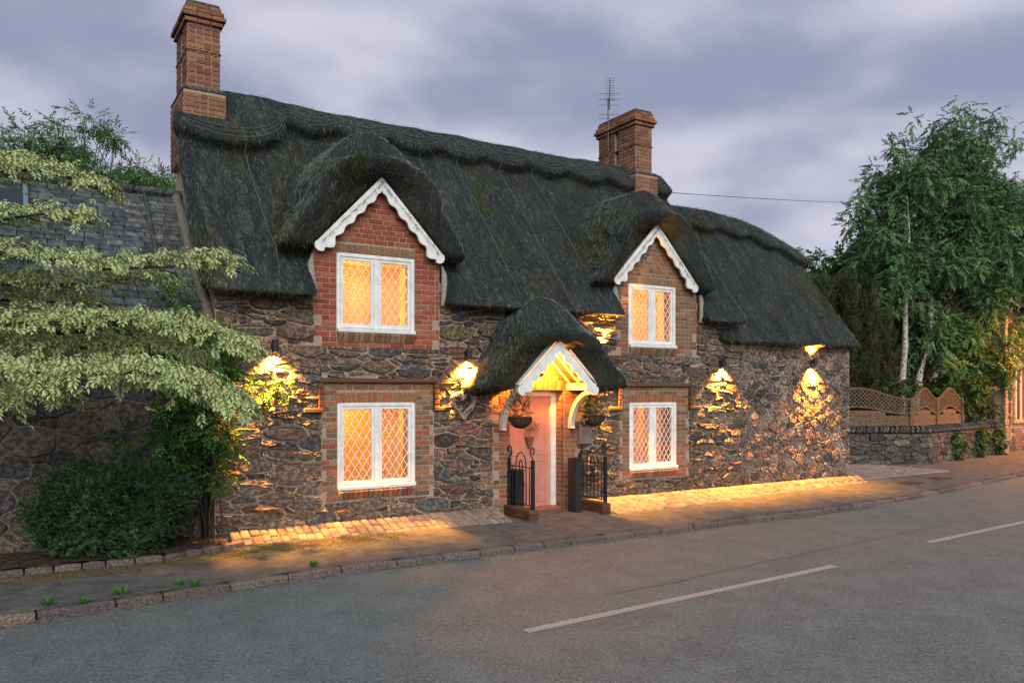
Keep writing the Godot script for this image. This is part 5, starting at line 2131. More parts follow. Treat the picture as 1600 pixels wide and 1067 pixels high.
func build_trees() -> void:
	rng.seed = 231
	var ash := []
	for k in 3:
		ash.append(sprig(11, 0.36, 0.13, 0.048, Color(0.065, 0.155, 0.04), Color(0.085, 0.19, 0.045), 0.4, 0.5))
	var c1 := blob(Vector3(1.3, 8.0, -13.9), Vector3(1.6, 1.4, 1.3), 44, 0.40, 28)
	build_tree("ash_tree", "airy green tree behind the slate roof, crown open to the sky", Vector3(1.6, -0.4, -14), 4.6, 0.16, c1, ash, M.bark, 0.6, 0.3, 0.6, 1.1, "trees behind the outbuilding")
	var c2 := blob(Vector3(2.9, 7.1, -13.2), Vector3(1.2, 1.1, 1.2), 32, 0.40, 28)
	build_tree("ash_tree", "smaller open tree close behind the cottage's left chimney gable", Vector3(2.8, -0.4, -13.4), 4.4, 0.14, c2, ash, M.bark, 0.6, 0.3, 0.6, 1.1, "trees behind the outbuilding")
	var c2b := blob(Vector3(-0.6, 7.0, -13.5), Vector3(1.1, 0.7, 1.2), 24, 0.42, 36)
	build_tree("ash_tree", "low tree beyond the roof window of the outbuilding", Vector3(-0.8, -0.4, -13.4), 4.4, 0.14, c2b, ash, M.bark, 0.6, 0.3, 0.6, 1.1, "trees behind the outbuilding")
	# the birch: several white stems, hanging twigs
	rng.seed = 232
	var birch := []
	for k in 3:
		birch.append(sprig(14, 0.36, 0.085, 0.062, Color(0.075, 0.165, 0.06), Color(0.10, 0.205, 0.07), 0.6, 0.6))
	var t := thing("weeping_birch", "tall weeping birch with pale stems rising behind the lattice fence", "tree")
	var base := Vector3(22.9, -0.3, -3.6)
	var xfs := []
	var cols := []
	var clumps := []
	var n := 0
	while n < 690:
		var d := Vector3(rng.randfn(), rng.randfn(), rng.randfn()).normalized() * pow(rng.randf(), 0.38)
		var p := Vector3(26.3, 5.8, -4.2) + d * Vector3(4.3, 4.3, 2.5)
		p.y += fnoise.get_noise_2d(p.x * 2.5, p.z * 2.5) * 0.9
		if p.y < 2.4:
			continue
		clumps.append([p, Vector3(0.32, 0.5, 0.32) * rf(0.6, 1.25), 30])
		n += 1
	for k in 40:
		clumps.append([Vector3(rf(25.0, 29.4), rf(9.4, 10.7), -3.8 + rf(-1, 1)), Vector3(0.25, 0.45, 0.25), 15])
	for s in [[Vector3(0, 0, 0), Vector3(0.3, 8.0, 0.1)], [Vector3(0.45, 0, 0.1), Vector3(2.4, 9.6, 0.0)], [Vector3(0.9, 0, -0.1), Vector3(4.0, 9.0, 0.2)]]:
		var st := MB.new()
		var a: Vector3 = base + s[0]
		var e: Vector3 = base + s[1]
		var pts := []
		for k in 8:
			pts.append(a.lerp(e, k / 7.0) + Vector3(sin(k * 1.7 + s[0].x * 5.0) * 0.09, 0, cos(k * 2.1) * 0.07))
		st.tube(pts, [0.14, 0.12, 0.105, 0.09, 0.07, 0.05, 0.03, 0.012], 9)
		obj("trunk", st, M.birch_bark, t)
	var lm := MB.new()
	for i in range(0, clumps.size(), 3):
		var c: Vector3 = clumps[i][0]
		var a := base + Vector3(0.5 + (c.x - base.x) * 0.2, c.y * 0.75, 0)
		lm.tube([a, a.lerp(c, 0.5) + Vector3(0, 0.4, 0), c + Vector3(0, 0.2, 0)], [0.03, 0.018, 0.006], 4)
	obj("limbs", lm, M.bark, t)
	fill_clumps(clumps, 0.6, 0.5, 0.6, 1.1, xfs, cols, 0.4)
	scatter("crown", t, birch, xfs, cols, M.leaf)
	# right-hand neighbours of the birch
	rng.seed = 233
	var lime := []
	for k in 2:
		lime.append(sprig(9, 0.4, 0.16, 0.10, Color(0.055, 0.15, 0.03), Color(0.07, 0.18, 0.035), 0.3, 0.6))
	build_tree("lime_tree", "bright green tree showing between the cottage gable and the birch", Vector3(26, -0.3, -10), 2.2, 0.2, blob(Vector3(26.2, 5.2, -9.0), Vector3(3.4, 1.6, 1.6), 56, 0.7, 30), lime, M.bark, 0.5, 0.3, 0.7, 1.2, "", 0.3)
	build_tree("sycamore_tree", "dark tree crowding the neighbour's house front at the frame edge", Vector3(28.6, -0.3, -0.2), 3.6, 0.16, blob(Vector3(29.0, 6.6, -1.4), Vector3(1.7, 2.6, 1.4), 46, 0.5, 26), birch, M.bark, 0.5, 0.8, 0.7, 1.1, "", 0.3)
	# the yew: upright dark plumes
	rng.seed = 234
	var yew := []
	for k in 2:
		yew.append(sprig(16, 0.26, 0.085, 0.026, Color(0.02, 0.033, 0.011), Color(0.042, 0.054, 0.016), -0.5, 0.5))
	var yt := thing("yew_tree", "broad dark yew of upright plumes behind the fence", "tree")
	var ytr := MB.new()
	for k in 5:
		ytr.tube([Vector3(20.0 + k * 0.2, -0.3, -4.2), Vector3(19.6 + k * 0.4, 2.0, -4.2 + (k % 2) * 0.4), Vector3(19.1 + k * 0.7, 4.0, -4.2)], [0.12, 0.08, 0.03], 6)
	obj("trunk", ytr, M.bark, yt)
	xfs = []
	cols = []
	var yc := []
	for k in 230:
		var a := rf(0, TAU)
		var r := sqrt(rng.randf())
		var x := 20.5 + cos(a) * r * 2.2
		var z := -4.0 + sin(a) * r * 1.0
		var top := 4.75 - 1.0 * pow(absf(x - 19.9) / 1.9, 2.0) + rf(-0.35, 0.3)
		var y := 0.4
		while y < top:
			yc.append([Vector3(x + rf(-0.05, 0.05), y, z), Vector3(0.14, 0.32, 0.14), 13])
			y += 0.42
	fill_clumps(yc, 0.5, -1.3, 0.7, 1.2, xfs, cols, 0.45)
	scatter("crown", yt, yew, xfs, cols, M.leaf)
	# shrub and ivy on the dry wall
	rng.seed = 235
	var ivy := []
	for k in 2:
		ivy.append(sprig(8, 0.18, 0.085, 0.07, Color(0.03, 0.085, 0.02), Color(0.045, 0.10, 0.025), 0.3, 0.6))
	var sh := thing("garden_shrub", "leafy shrub bulging over the dry stone wall beside the fence", "shrub")
	var ss := MB.new()
	xfs = []
	cols = []
	var sc := blob(Vector3(24.9, 1.55, -2.9), Vector3(1.3, 0.85, 0.8), 40, 0.35, 26)
	sc.append_array(blob(Vector3(22.0, 1.4, -3.6), Vector3(1.6, 0.8, 0.5), 26, 0.35, 22))
	limbs(ss, Vector3(24.8, -0.3, -2.9), sc, 0.5, 0.03, 3)
	obj("stem", ss, M.bark, sh)
	fill_clumps(sc, 0.5, 0.2, 0.7, 1.2, xfs, cols, 0.4)
	scatter("foliage", sh, ivy, xfs, cols, M.leaf)
	for e in [[Vector3(22.6, 0.35, -1.72), 10, "trailing ivy plant hanging on the dry stone wall near its corner"], [Vector3(24.2, 0.3, -1.95), 12, "trailing ivy plant on the dry stone wall below the shrub"], [Vector3(25.5, 0.35, -2.1), 10, "trailing ivy plant where the dry stone wall meets the neighbour's house"]]:
		var iv := thing("ivy", e[2], "ivy", Vector3.ZERO, "ivy on the dry stone wall")
		xfs = []
		cols = []
		var ic := []
		var im := MB.new()
		for k in e[1]:
			var p: Vector3 = e[0] + Vector3(rf(-0.35, 0.35), rf(-0.45, 0.35), 0.02)
			ic.append([p, Vector3(0.14, 0.16, 0.05), 14])
			im.tube([e[0] + Vector3(0, -0.5, 0), p], [0.008, 0.003], 4)
		obj("stem", im, M.bark, iv)
		fill_clumps(ic, 0.6, 0.4, 0.6, 1.0, xfs, cols, 0.4)
		scatter("foliage", iv, ivy, xfs, cols, M.leaf)

func build_weeds() -> void:
	rng.seed = 241
	for e in [[0.32, 2.2], [0.95, 2.12], [1.5, 2.05], [2.95, 1.9], [1.62, 2.14], [0.6, 2.3]]:
		var t := MB.new()
		for k in 26:
			var a := rf(0, TAU)
			var d := Vector3(cos(a) * rf(0.2, 0.9), rf(0.5, 1.2), sin(a) * rf(0.2, 0.9)).normalized()
			leaf(t, Vector3(rf(-0.03, 0.03), 0, rf(-0.03, 0.03)), d, d.cross(Vector3(0.2, 1, 0.1)).normalized(), rf(0.06, 0.13), rf(0.014, 0.028), Color(0.05, 0.14, 0.02), Color(0.06, 0.17, 0.025))
		var o := obj("weed", t, M.leaf)
		o.position = Vector3(e[0], -0.2, e[1] - 0.08)
		tag(o, "small green weed tuft in a joint of the kerb", "weed", "weeds along the kerb")
	# leaf litter along the gutter and under the bush; moss on the back of the pavement
	var lit := MB.new()
	for k in 2600:
		var x := rf(-1.0, 13.0)
		var z := kerb_z(x) + 0.07 + absf(rng.randfn()) * 0.07
		var y := -0.272
		if k % 3 == 0:
			x = rf(-0.6, 2.4)
			z = rf(0.45, 1.15) + absf(rng.randfn()) * 0.05
			y = pave_y(x, z) + 0.004
		var d := Vector3(rf(-1, 1), rf(0, 0.3), rf(-1, 1)).normalized()
		leaf(lit, Vector3(x, y, z), d, d.cross(Vector3(rf(-0.3, 0.3), 1, 0)).normalized(), rf(0.012, 0.04), rf(0.008, 0.02), tint(Color(0.13, 0.06, 0.03), 0.5), tint(Color(0.16, 0.08, 0.04), 0.5))
	var lo := obj("leaf_litter", lit, M.leaf)
	tag(lo, "brown leaf litter in the gutter and under the bush", "leaves", "", "stuff")
	var ms := MB.new()
	for k in 6500:
		var x := rf(-2.0, 4.6)
		var z := rng.randfn() * 0.13 + lerpf(1.02, 0.72, clampf((x - 0.4) / 3.2, 0.0, 1.0))
		if fnoise.get_noise_2d(x * 9.0, z * 30.0) < -0.1 or z > 1.6:
			continue
		var p := Vector3(x, pave_y(x, z) + 0.002, z)
		var r := rf(0.006, 0.018)
		var c := tint(pick([Color(0.085, 0.075, 0.015), Color(0.06, 0.065, 0.014), Color(0.10, 0.07, 0.02)]), 0.35)
		var a := rf(0, TAU)
		var q := []
		for i in 4:
			q.append(p + Vector3(cos(a + i * PI / 2) * r, -0.003, sin(a + i * PI / 2) * r))
		for i in 4:
			ms.tri(q[i], p + Vector3(0, r * 0.5, 0), q[(i + 1) % 4], c)
	var mo := obj("moss", ms, M.straw)
	tag(mo, "olive moss growing along the back of the pavement", "moss", "", "stuff")

# ---- lamps and small things ---------------------------------------------------------------------
func spot(at: Vector3, dir: Vector3, energy: float, angle: float) -> void:
	var s := SpotLight3D.new()
	s.name = "lamp_light"
	s.light_color = Color(1.0, 0.63, 0.22)
	s.light_energy = energy
	s.light_size = 0.025
	s.spot_angle = angle
	s.spot_angle_attenuation = 1.0
	s.spot_range = 9.0
	s.spot_attenuation = 2.0
	s.shadow_enabled = true
	add_child(s, true)
	s.position = at
	s.basis = Basis.looking_at(dir.normalized(), Vector3(0, 0, 1))

func wall_lamp(at: Vector3, up: bool, down: float, label: String) -> void:
	# at: lower end of the barrel
	var t := thing("wall_lamp", label, "wall lamp", at, "barrel lamps on the cottage front")
	var b := MB.new()
	b.lathe(PackedVector2Array([Vector2(0.036, 0.0), Vector2(0.042, 0.0), Vector2(0.043, 0.16), Vector2(0.036, 0.16)]), Transform3D(), 18)
	obj("barrel", b, M.dark_paint, t)
	var bk := MB.new()
	bk.cbox(Transform3D(Basis(), Vector3(0, 0.08, -0.08)), Vector3(0.06, 0.10, 0.09), 0.008)
	obj("back_plate", bk, M.dark_paint, t)
	for e in ([0.004, 0.156] if up else [0.004]):
		var l := MB.new()
		l.lathe(PackedVector2Array([Vector2(0.0, e - 0.002), Vector2(0.036, e - 0.002), Vector2(0.036, e + 0.002), Vector2(0.0, e + 0.002)]), Transform3D(), 18)
		obj("lamp_lens", l, M.bulb, t)
	spot(at + Vector3(0, -0.012, 0), Vector3(0, -1, -0.28), down, 56.0)
	if up:
		spot(at + Vector3(0, 0.175, 0), Vector3(0, 1, -0.16), down * 0.5, 50.0)
		var cp := MB.new()
		cp.box(Vector3(-0.004, 0, 0), Vector3(0.004, 0, 0))
	else:
		var cp := MB.new()
		cp.lathe(PackedVector2Array([Vector2(0.044, 0.158), Vector2(0.044, 0.166), Vector2(0.0, 0.17)]), Transform3D(), 18)
		obj("cap", cp, M.dark_paint, t)

func build_lantern() -> void:
	var t := thing("porch_lantern", "small lit glass lantern hanging inside the porch gable", "lantern", Vector3(7.08, 2.0, 0.30))
	var c := MB.new()
	c.tube([Vector3(0, 0.24, 0), Vector3(0, 0.46, 0)], [0.006, 0.006], 6)
	obj("chain", c, M.metal, t)
	var f := MB.new()
	f.lathe(PackedVector2Array([Vector2(0.0, 0.0), Vector2(0.02, 0.01), Vector2(0.075, 0.055), Vector2(0.08, 0.07), Vector2(0.0, 0.071)]), Transform3D(), 6)
	f.lathe(PackedVector2Array([Vector2(0.07, 0.205), Vector2(0.03, 0.235), Vector2(0.0, 0.245)]), Transform3D(), 6)
	for k in 6:
		var a := k / 6.0 * TAU
		f.tube([Vector3(cos(a) * 0.075, 0.07, sin(a) * 0.075), Vector3(cos(a) * 0.065, 0.205, sin(a) * 0.065)], [0.004, 0.004], 4)
	obj("lantern_frame", f, M.metal, t)
	var b := MB.new()
	b.lathe(PackedVector2Array([Vector2(0.0, 0.08), Vector2(0.016, 0.09), Vector2(0.03, 0.14), Vector2(0.015, 0.18), Vector2(0.0, 0.185)]), Transform3D(), 10)
	obj("bulb", b, M.bulb, t)
	var l := OmniLight3D.new()
	l.name = "lantern_light"
	l.light_color = Color(1.0, 0.56, 0.15)
	l.light_energy = 6.5
	l.light_size = 0.03
	l.omni_range = 8.0
	l.omni_attenuation = 2.0
	l.shadow_enabled = true
	add_child(l, true)
	l.position = Vector3(7.08, 2.13, 0.30)

func build_railing(x: float, label: String) -> void:
	rng.seed = int(x * 100)
	var t := thing("iron_railing", label, "railing", Vector3(x, -0.2, 0.0), "railings beside the front door")
	var more := MB.new()
	var y := 0.0
	for row in 3:
		var z := 0.03 - (0.0 if row % 2 == 0 else 0.11)
		while z < 0.74:
			var za := maxf(z, 0.03)
			var zb := minf(z + 0.22, 0.76)
			if zb - za > 0.04:
				var mb := MB.new()
				mb.cbox(Transform3D(Basis(), Vector3(0, y + 0.036, (za + zb) / 2)), Vector3(0.17, 0.066, zb - za - 0.009), 0.006, tint(Color(0.16, 0.075, 0.045), 0.3))
				obj("brick", mb, M.brick, t)
			z += 0.22
		y += 0.072
	var top := 0.216
	var r := 0.0095
	for e in [[0.06, 0.045], [0.72, 0.05]]:
		var po := MB.new()
		po.cbox(Transform3D(Basis(), Vector3(0, top + 0.36, e[0])), Vector3(e[1], 0.76, e[1]), 0.006)
		obj("post", po, M.iron, t)
		# scrolled finial
		var fi := MB.new()
		var pts := []
		for k in 22:
			var u := k / 21.0
			var a := -PI / 2 + u * TAU * 1.05
			var rad := lerpf(0.075, 0.02, u)
			pts.append(Vector3(0, top + 0.86 + sin(a) * rad * 1.2, e[0] + (cos(a) * rad) * (1.0 if e[0] < 0.3 else -1.0)))
		fi.tube([Vector3(0, top + 0.73, e[0])] + pts, [0.011], 6)
		obj("finial", fi, M.iron, t)
	for yy in [0.05, 0.62]:
		var ra := MB.new()
		ra.cbox(Transform3D(Basis(), Vector3(0, top + yy, 0.39)), Vector3(0.022, 0.014, 0.615), 0.003)
		obj("rail", ra, M.iron, t)
	for k in 6:
		var b := MB.new()
		var z := 0.15 + k * 0.096
		b.tube([Vector3(0, top + 0.05, z), Vector3(0, top + 0.62, z)], [r], 6)
		obj("bar", b, M.iron, t)
	for e in [[0.246, 0.534, 0.22], [0.342, 0.438, 0.10]]:
		var ho := MB.new()
		var pts := []
		for k in 15:
			var a := PI - k / 14.0 * PI
			pts.append(Vector3(0, top + 0.62 + sin(a) * e[2], (e[0] + e[1]) / 2 + cos(a) * (e[1] - e[0]) / 2))
		ho.tube(pts, [r], 6)
		obj("hoop", ho, M.iron, t)
	var orn := MB.new()
	for sg in [-1.0, 1.0]:
		var pts := []
		for k in 16:
			var a := k / 15.0 * TAU * 0.85 - PI / 2
			pts.append(Vector3(0, top + 0.36 + sin(a) * 0.045, 0.39 + sg * (0.05 + cos(a) * 0.038)))
		orn.tube(pts, [0.008], 5)
		orn.tube([Vector3(0, top + 0.44, 0.39), Vector3(0, top + 0.5, 0.39 + sg * 0.03), Vector3(0, top + 0.49, 0.39 + sg * 0.055)], [0.01, 0.008, 0.003], 5)
	orn.tube([Vector3(0, top + 0.40, 0.39), Vector3(0, top + 0.48, 0.39), Vector3(0, top + 0.6, 0.39)], [0.012, 0.02, 0.006], 6)
	obj("ornament", orn, M.iron, t)

func build_basket(at: Vector3, label: String) -> void:
	rng.seed = int(at.x * 1000)
	var t := thing("hanging_basket", label, "hanging basket", at, "baskets hung from the porch")
	var b := MB.new()
	var prof := PackedVector2Array()
	for k in 9:
		var a := k / 8.0 * PI / 2
		prof.append(Vector2(sin(a) * 0.17, -cos(a) * 0.16))
	prof.append(Vector2(0.155, 0.0))
	prof.append(Vector2(0.0, -0.02))
	b.lathe(prof, Transform3D(), 20)
	obj("liner", b, M.coir, t)
	var w := MB.new()
	for k in 12:
		var pts := []
		for i in 8:
			var a := i / 7.0 * PI / 2
			var r := sin(a) * 0.177
			pts.append(Vector3(cos(k / 12.0 * TAU) * r, -cos(a) * 0.167, sin(k / 12.0 * TAU) * r))
		w.tube(pts, [0.006], 4)
	var ring := []
	for i in 25:
		ring.append(Vector3(cos(i / 24.0 * TAU) * 0.178, 0.0, sin(i / 24.0 * TAU) * 0.178))
	w.tube(ring, [0.008], 5)
	obj("wire_frame", w, M.iron, t)
	for k in 3:
		var c := MB.new()
		var a := k / 3.0 * TAU + 0.3
		c.tube([Vector3(cos(a) * 0.17, 0, sin(a) * 0.17), Vector3(0, 0.34, 0)], [0.003], 4)
		obj("chain", c, M.iron, t)
	var hk := MB.new()
	hk.tube([Vector3(0, 0.34, 0), Vector3(0, 0.47, 0)], [0.004], 4)
	obj("hook", hk, M.iron, t)
	var xfs := []
	var cols := []
	fill_clumps([[Vector3(0, 0.07, 0), Vector3(0.16, 0.11, 0.16), 46], [Vector3(0, 0.17, 0), Vector3(0.14, 0.10, 0.14), 30]], 0.5, -0.5, 0.7, 1.2, xfs, cols, 0.4)
	var g := Color(0.05, 0.075, 0.03)
	scatter("flowers", t, [sprig(7, 0.10, 0.04, 0.028, g, g * 1.3, 0.0, 0.6)], xfs, cols, M.leaf)

func build_wreath() -> void:
	rng.seed = 301
	var t := thing("heart_wreath", "grey woven willow heart hanging on the stone wall", "wreath", Vector3(5.80, 1.60, 0.125))
	var rnd := []
	for s in 26:
		var mb := MB.new()
		var ph := rf(0, TAU)
		var tw := rf(2.0, 4.0) * (1.0 if s % 4 else -1.0)
		var pts := []
		var start := rf(0.0, 1.0)
		for k in 30:
			var u := start + k / 29.0 * rf(0.72, 0.74)
			var a := u * TAU
			var c := Vector3(0.0118 * 16.0 * pow(sin(a), 3.0), 0.0135 * (13.0 * cos(a) - 5.0 * cos(2 * a) - 2.0 * cos(3 * a) - cos(4 * a)), 0)
			var o := ph + u * TAU * tw
			var fat := 0.034
			pts.append(c + Vector3(c.x * 0.0 + cos(o) * fat, cos(o) * fat * signf(c.y + 0.02) * 0.5, sin(o) * fat))
		mb.tube(pts, [0.0085], 5, tint(pick([Color(0.24, 0.22, 0.21), Color(0.30, 0.27, 0.25), Color(0.17, 0.14, 0.12)]), 0.2))
		obj("willow_rod", mb, M.wicker, t)
	var wr := thing("door_wreath", "small basket of dried sprigs hung on the front door", "wreath", Vector3(7.22, 0.95, -0.225))
	var b := MB.new()
	b.lathe(PackedVector2Array([Vector2(0.015, -0.10), Vector2(0.05, -0.02), Vector2(0.085, 0.09), Vector2(0.07, 0.09)]), Transform3D(), 14, Color(0.16, 0.09, 0.05))
	obj("cone", b, M.wicker, wr)
	var xfs := []
	var cols := []
	fill_clumps([[Vector3(0.02, 0.2, 0.03), Vector3(0.11, 0.16, 0.05), 46]], 0.6, -1.0, 0.7, 1.1, xfs, cols, 0.4)
	scatter("dried_sprig", wr, [sprig(9, 0.13, 0.022, 0.012, Color(0.25, 0.16, 0.06), Color(0.35, 0.22, 0.09), 0.0, 0.6)], xfs, cols, M.leaf)

func build_garland(k: int) -> void:
	rng.seed = 330 + k
	var hx: float = HOODS[k][0] + 0.08
	var t := thing("twig_garland", ["dark twig garland along the bargeboards of the red brick gable", "dark twig garland along the bargeboards of the mottled brick gable"][k], "garland", Vector3(hx, HOODS[k][4] - 1.02, 0.175), "garlands on the dormer gables")
	for sg in [-1.0, 1.0]:
		var mb := MB.new()
		var a := Vector3(sg * 0.92, 0.02, 0.0)
		var b := Vector3(0, 0.97, 0.0)
		var nn := Vector3(-sg * 0.72, -0.68, 0)
		var pts := []
		for i in 40:
			pts.append(a.lerp(b, i / 39.0) + nn * (0.045 + rf(-0.012, 0.012)) + Vector3(0, 0, rf(0.0, 0.012)))
		mb.tube(pts, [0.0018], 4, Color(0.05, 0.045, 0.04))
		for i in 60:
			var p := a.lerp(b, rng.randf()) + nn * 0.045 + Vector3(0, 0, 0.006)
			mb.tube([p, p + Vector3(rf(-0.045, 0.045), rf(-0.05, 0.03), rf(0.0, 0.015))], [0.003, 0.0015], 3, Color(0.05, 0.045, 0.04))
		obj("twig", mb, M.wicker, t)

func build_props() -> void:
	wall_lamp(Vector3(2.99, 2.30, 0.12), false, 36.0, "wall lamp throwing light down beside the leafy climber")
	wall_lamp(Vector3(5.90, 2.26, 0.12), false, 36.0, "wall lamp shining down above the willow heart")
	wall_lamp(Vector3(11.36, 2.24, 0.12), false, 36.0, "wall lamp shining down right of the lower casement")
	wall_lamp(Vector3(14.02, 2.30, 0.10), true, 30.0, "wall lamp shining up and down near the gable corner")
	wall_lamp(Vector3(8.52, 2.38, 0.12), true, 30.0, "wall lamp half hidden behind the porch thatch")
	build_lantern()
	build_railing(6.66, "black iron railing with hoops on the lamp-lit left cheek of the doorway")
	build_railing(8.04, "black iron railing with hoops below the letter box")
	build_basket(Vector3(6.50, 1.40, 0.62), "hanging basket of dark leaves in front of the door")
	build_basket(Vector3(7.90, 1.40, 0.60), "hanging basket of leafy plants above the letter box")
	build_wreath()
	for k in 2:
		build_garland(k)
	for e in [[Vector3(6.80, -0.16, 0.06), Vector3(0.15, 0.72, 0.20), "low black box standing behind the railing left of the door"], [Vector3(7.74, -0.16, 0.32), Vector3(0.13, 0.88, 0.22), "tall black box standing at the right jamb of the door"]]:
		var t := thing("storage_box", e[2], "box", e[0], "black boxes by the door")
		var b := MB.new()
		var s: Vector3 = e[1]
		b.cbox(Transform3D(Basis(), Vector3(0, s.y / 2 - 0.015, 0)), Vector3(s.x, s.y - 0.03, s.z), 0.008)
		obj("body", b, M.dark_paint, t)
		var l := MB.new()
		l.cbox(Transform3D(Basis(), Vector3(0, s.y - 0.012, 0)), Vector3(s.x + 0.016, 0.022, s.z + 0.016), 0.006)
		obj("lid", l, M.dark_paint, t)
	var lb := thing("letter_box", "grey metal letter box fixed to the wall by the doorway", "letter box", Vector3(8.12, 0.92, 0.065))
	var bb := MB.new()
	bb.ext(PackedVector2Array([Vector2(-0.06, 0.0), Vector2(0.06, 0.0), Vector2(0.06, 0.25), Vector2(-0.06, 0.31)]), Transform3D(Basis(Vector3.UP, -PI / 2), Vector3.ZERO), -0.11, 0.11)
	obj("body", bb, M.plaque, lb)
	var fl := MB.new()
	fl.cbox(Transform3D(Basis(), Vector3(0, 0.2, 0.064)), Vector3(0.17, 0.035, 0.008), 0.002)
	obj("flap", fl, M.plaque, lb)
	# aerial on the right-hand chimney
	var ae := thing("television_aerial", "thin metal aerial on a mast beside the chimney", "aerial", Vector3(10.80, 6.9, -2.62))
	var ms := MB.new()
	ms.tube([Vector3(0, 0, 0), Vector3(0, 1.10, 0)], [0.016, 0.014], 8)
	obj("mast", ms, M.metal, ae)
	for y in [0.1, 0.4]:
		var br := MB.new()
		br.cbox(Transform3D(Basis(), Vector3(0.02, y, 0)), Vector3(0.06, 0.03, 0.05), 0.004)
		obj("clamp", br, M.metal, ae)
	var bd := Vector3(0.55, 0.75, 0.25).normalized()
	var a := Vector3(0.03, 0.85, 0.0)
	var bm := MB.new()
	bm.tube([a, a + Vector3(-0.14, 0.58, 0.2)], [0.012, 0.008], 6)
	obj("boom", bm, M.metal, ae)
	var across := Vector3(0.85, 0, 0.53)
	for k in 10:
		var e := MB.new()
		var c := a + Vector3(-0.14, 0.58, 0.2) * (0.3 + 0.7 * k / 9.0)
		e.tube([c - across * 0.10, c + across * 0.10], [0.004], 4)
		obj("element", e, M.metal, ae)
	for y in [-0.02, 0.06, 0.26, 0.38, 0.5]:
		var e := MB.new()
		var c := Vector3(0.0, 0.68 + y, 0.02)
		e.tube([c - across * 0.22, c + across * 0.22], [0.005], 4)
		obj("element", e, M.metal, ae)
	# telephone wire
	var wr := MB.new()
	var pts := []
	for k in 24:
		var u := k / 23.0
		var p := Vector3(11.4, 6.55, -4.2).lerp(Vector3(46.8, 13.45, -18.9), u)
		pts.append(p - Vector3(0, 0.12 * 4.0 * u * (1.0 - u), 0))
	wr.tube(pts, [0.009], 5)
	var wo := obj("telephone_wire", wr, M.pipe)
	tag(wo, "black wire crossing the sky from the right chimney", "wire")
	# the street lamp beyond the frame whose orange light falls on the neighbour's house
	var sl := thing("street_lamp", "street lamp with orange light by the neighbour's house", "street lamp", Vector3(28.6, -0.2, 0.0))
	var po := MB.new()
	po.tube([Vector3(0, 0, 0), Vector3(0, 2.6, 0), Vector3(0, 5.0, 0), Vector3(-0.25, 5.3, 0.0), Vector3(-0.7, 5.35, 0.0)], [0.07, 0.055, 0.045, 0.04, 0.035], 10)
	obj("column", po, M.metal, sl)
	var hd := MB.new()
	hd.cbox(Transform3D(Basis(), Vector3(-0.85, 5.36, 0)), Vector3(0.5, 0.12, 0.2), 0.03)
	obj("lamp_head", hd, M.metal, sl)
	var le := MB.new()
	le.cbox(Transform3D(Basis(), Vector3(-0.85, 5.285, 0)), Vector3(0.36, 0.03, 0.14), 0.01)
	obj("lamp_glass", le, M.bulb, sl)
	var ol := SpotLight3D.new()
	ol.name = "street_light"
	ol.light_color = Color(1.0, 0.56, 0.15)
	ol.light_energy = 62.0
	ol.light_size = 0.12
	ol.spot_angle = 75.0
	ol.spot_angle_attenuation = 0.8
	ol.spot_range = 30.0
	ol.spot_attenuation = 2.0
	ol.shadow_enabled = true
	add_child(ol, true)
	ol.position = Vector3(27.75, 5.03, 0.0)
	ol.basis = Basis.looking_at(Vector3(-0.35, -1, -0.1).normalized(), Vector3(0, 0, 1))

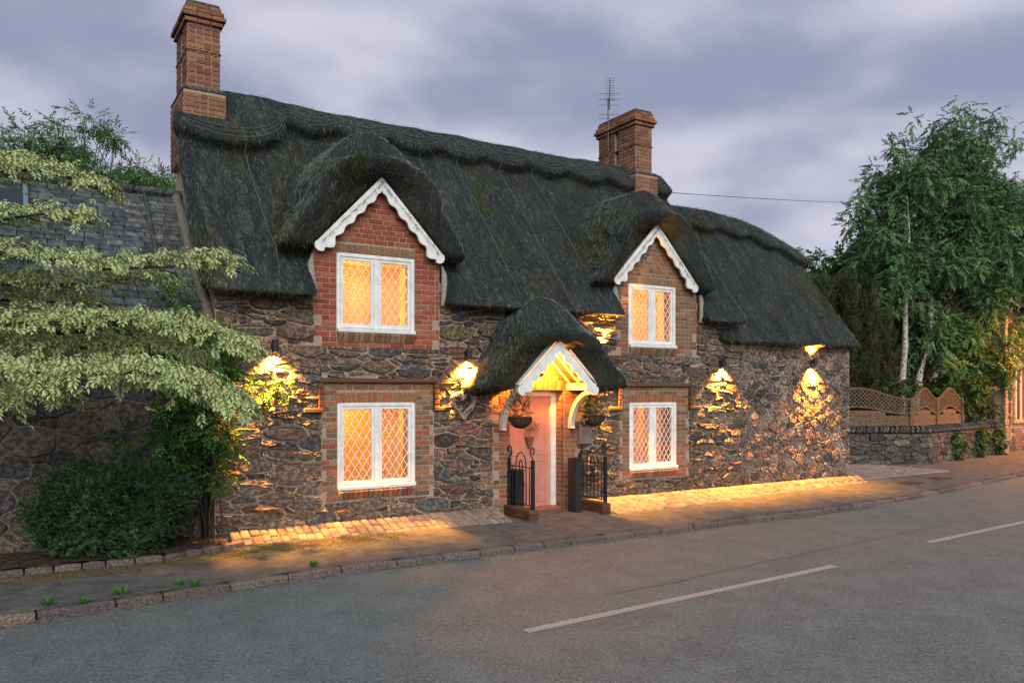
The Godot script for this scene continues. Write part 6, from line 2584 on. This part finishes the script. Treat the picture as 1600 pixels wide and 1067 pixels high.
# ---- sky -------------------------------------------------------------------------------------------
func cloud_sky() -> ImageTexture:
	var f := FastNoiseLite.new()
	f.seed = 12
	f.noise_type = FastNoiseLite.TYPE_SIMPLEX_SMOOTH
	f.fractal_octaves = 6
	f.fractal_gain = 0.54
	f.frequency = 1.25
	var g := FastNoiseLite.new()
	g.seed = 19
	g.fractal_octaves = 3
	g.frequency = 0.35
	var w := 1024
	var h := 512
	var im := Image.create(w, h, false, Image.FORMAT_RGB8)
	for y in h:
		var el := (0.5 - (y + 0.5) / h) * PI
		for x in w:
			var az := (x + 0.5) / w * TAU
			var d := Vector3(cos(el) * sin(az), sin(el), cos(el) * cos(az))
			var e := maxf(d.y, 0.0) + 0.16
			var q := Vector3(d.x / e, d.z / e, 0.0)
			var a := f.get_noise_3d(q.x * 1.0, q.y * 1.0, 3.0 * d.y)
			var b := g.get_noise_3d(q.x * 0.7 + 9.0, q.y * 0.7, 2.0 * d.y)
			var k := clampf(0.47 + a * 1.05 + b * 0.45, 0.0, 1.0)
			k = k * k * (3.0 - 2.0 * k)
			var c := Color(0.27, 0.295, 0.42).lerp(Color(0.56, 0.55, 0.66), k)
			c = c.lerp(Color(0.55, 0.47, 0.58), clampf(b * 0.6, 0.0, 0.25))
			im.set_pixel(x, y, c.linear_to_srgb())
	return ImageTexture.create_from_image(im)

func _ready() -> void:
	rng.seed = 1
	fnoise.seed = 4
	fnoise.noise_type = FastNoiseLite.TYPE_SIMPLEX_SMOOTH
	fnoise.frequency = 0.5
	fnoise.fractal_octaves = 3
	# camera: level, 57.85 degrees off the wall line, lens shifted up
	var cam := Camera3D.new()
	cam.name = "camera"
	cam.projection = Camera3D.PROJECTION_FRUSTUM
	cam.near = 0.1
	cam.far = 500.0
	cam.size = 0.1 * 1067.0 / 1257.0
	cam.frustum_offset = Vector2(0.0, 0.1 * (610.0 - 533.5) / 1257.0)
	add_child(cam)
	cam.position = Vector3(0, 1.8, 10.73)
	cam.rotation_degrees = Vector3(0, -32.15, 0)
	cam.current = true
	# dusk sky
	var env := Environment.new()
	env.background_mode = Environment.BG_SKY
	var sky := Sky.new()
	var ps := PanoramaSkyMaterial.new()
	ps.panorama = cloud_sky()
	sky.sky_material = ps
	env.sky = sky
	env.background_energy_multiplier = 0.55
	env.ambient_light_source = Environment.AMBIENT_SOURCE_SKY
	env.tonemap_mode = Environment.TONE_MAPPER_LINEAR
	env.tonemap_exposure = 2.1
	env.sdfgi_enabled = true
	env.ssao_enabled = true
	env.ssil_enabled = true
	var we := WorldEnvironment.new()
	we.name = "world_environment"
	we.environment = env
	add_child(we)
	# the last light of an overcast evening, from behind the camera
	var sun := DirectionalLight3D.new()
	sun.name = "evening_light"
	sun.light_color = Color(1.0, 0.985, 0.94)
	sun.light_energy = 0.48
	sun.light_angular_distance = 45.0
	sun.shadow_enabled = true
	add_child(sun)
	sun.basis = Basis.looking_at(Vector3(0.30, -0.50, -0.85).normalized(), Vector3.UP)
	make_materials()
	print("materials ", Time.get_ticks_msec())
	build_ground()
	build_cottage()
	build_slate_house()
	build_dry_wall()
	build_fence()
	build_far_house()
	print("houses ", Time.get_ticks_msec())
	build_dogwood()
	build_bush()
	build_climber()
	build_trees()
	build_weeds()
	print("plants ", Time.get_ticks_msec())
	build_props()
	print("done ", Time.get_ticks_msec())
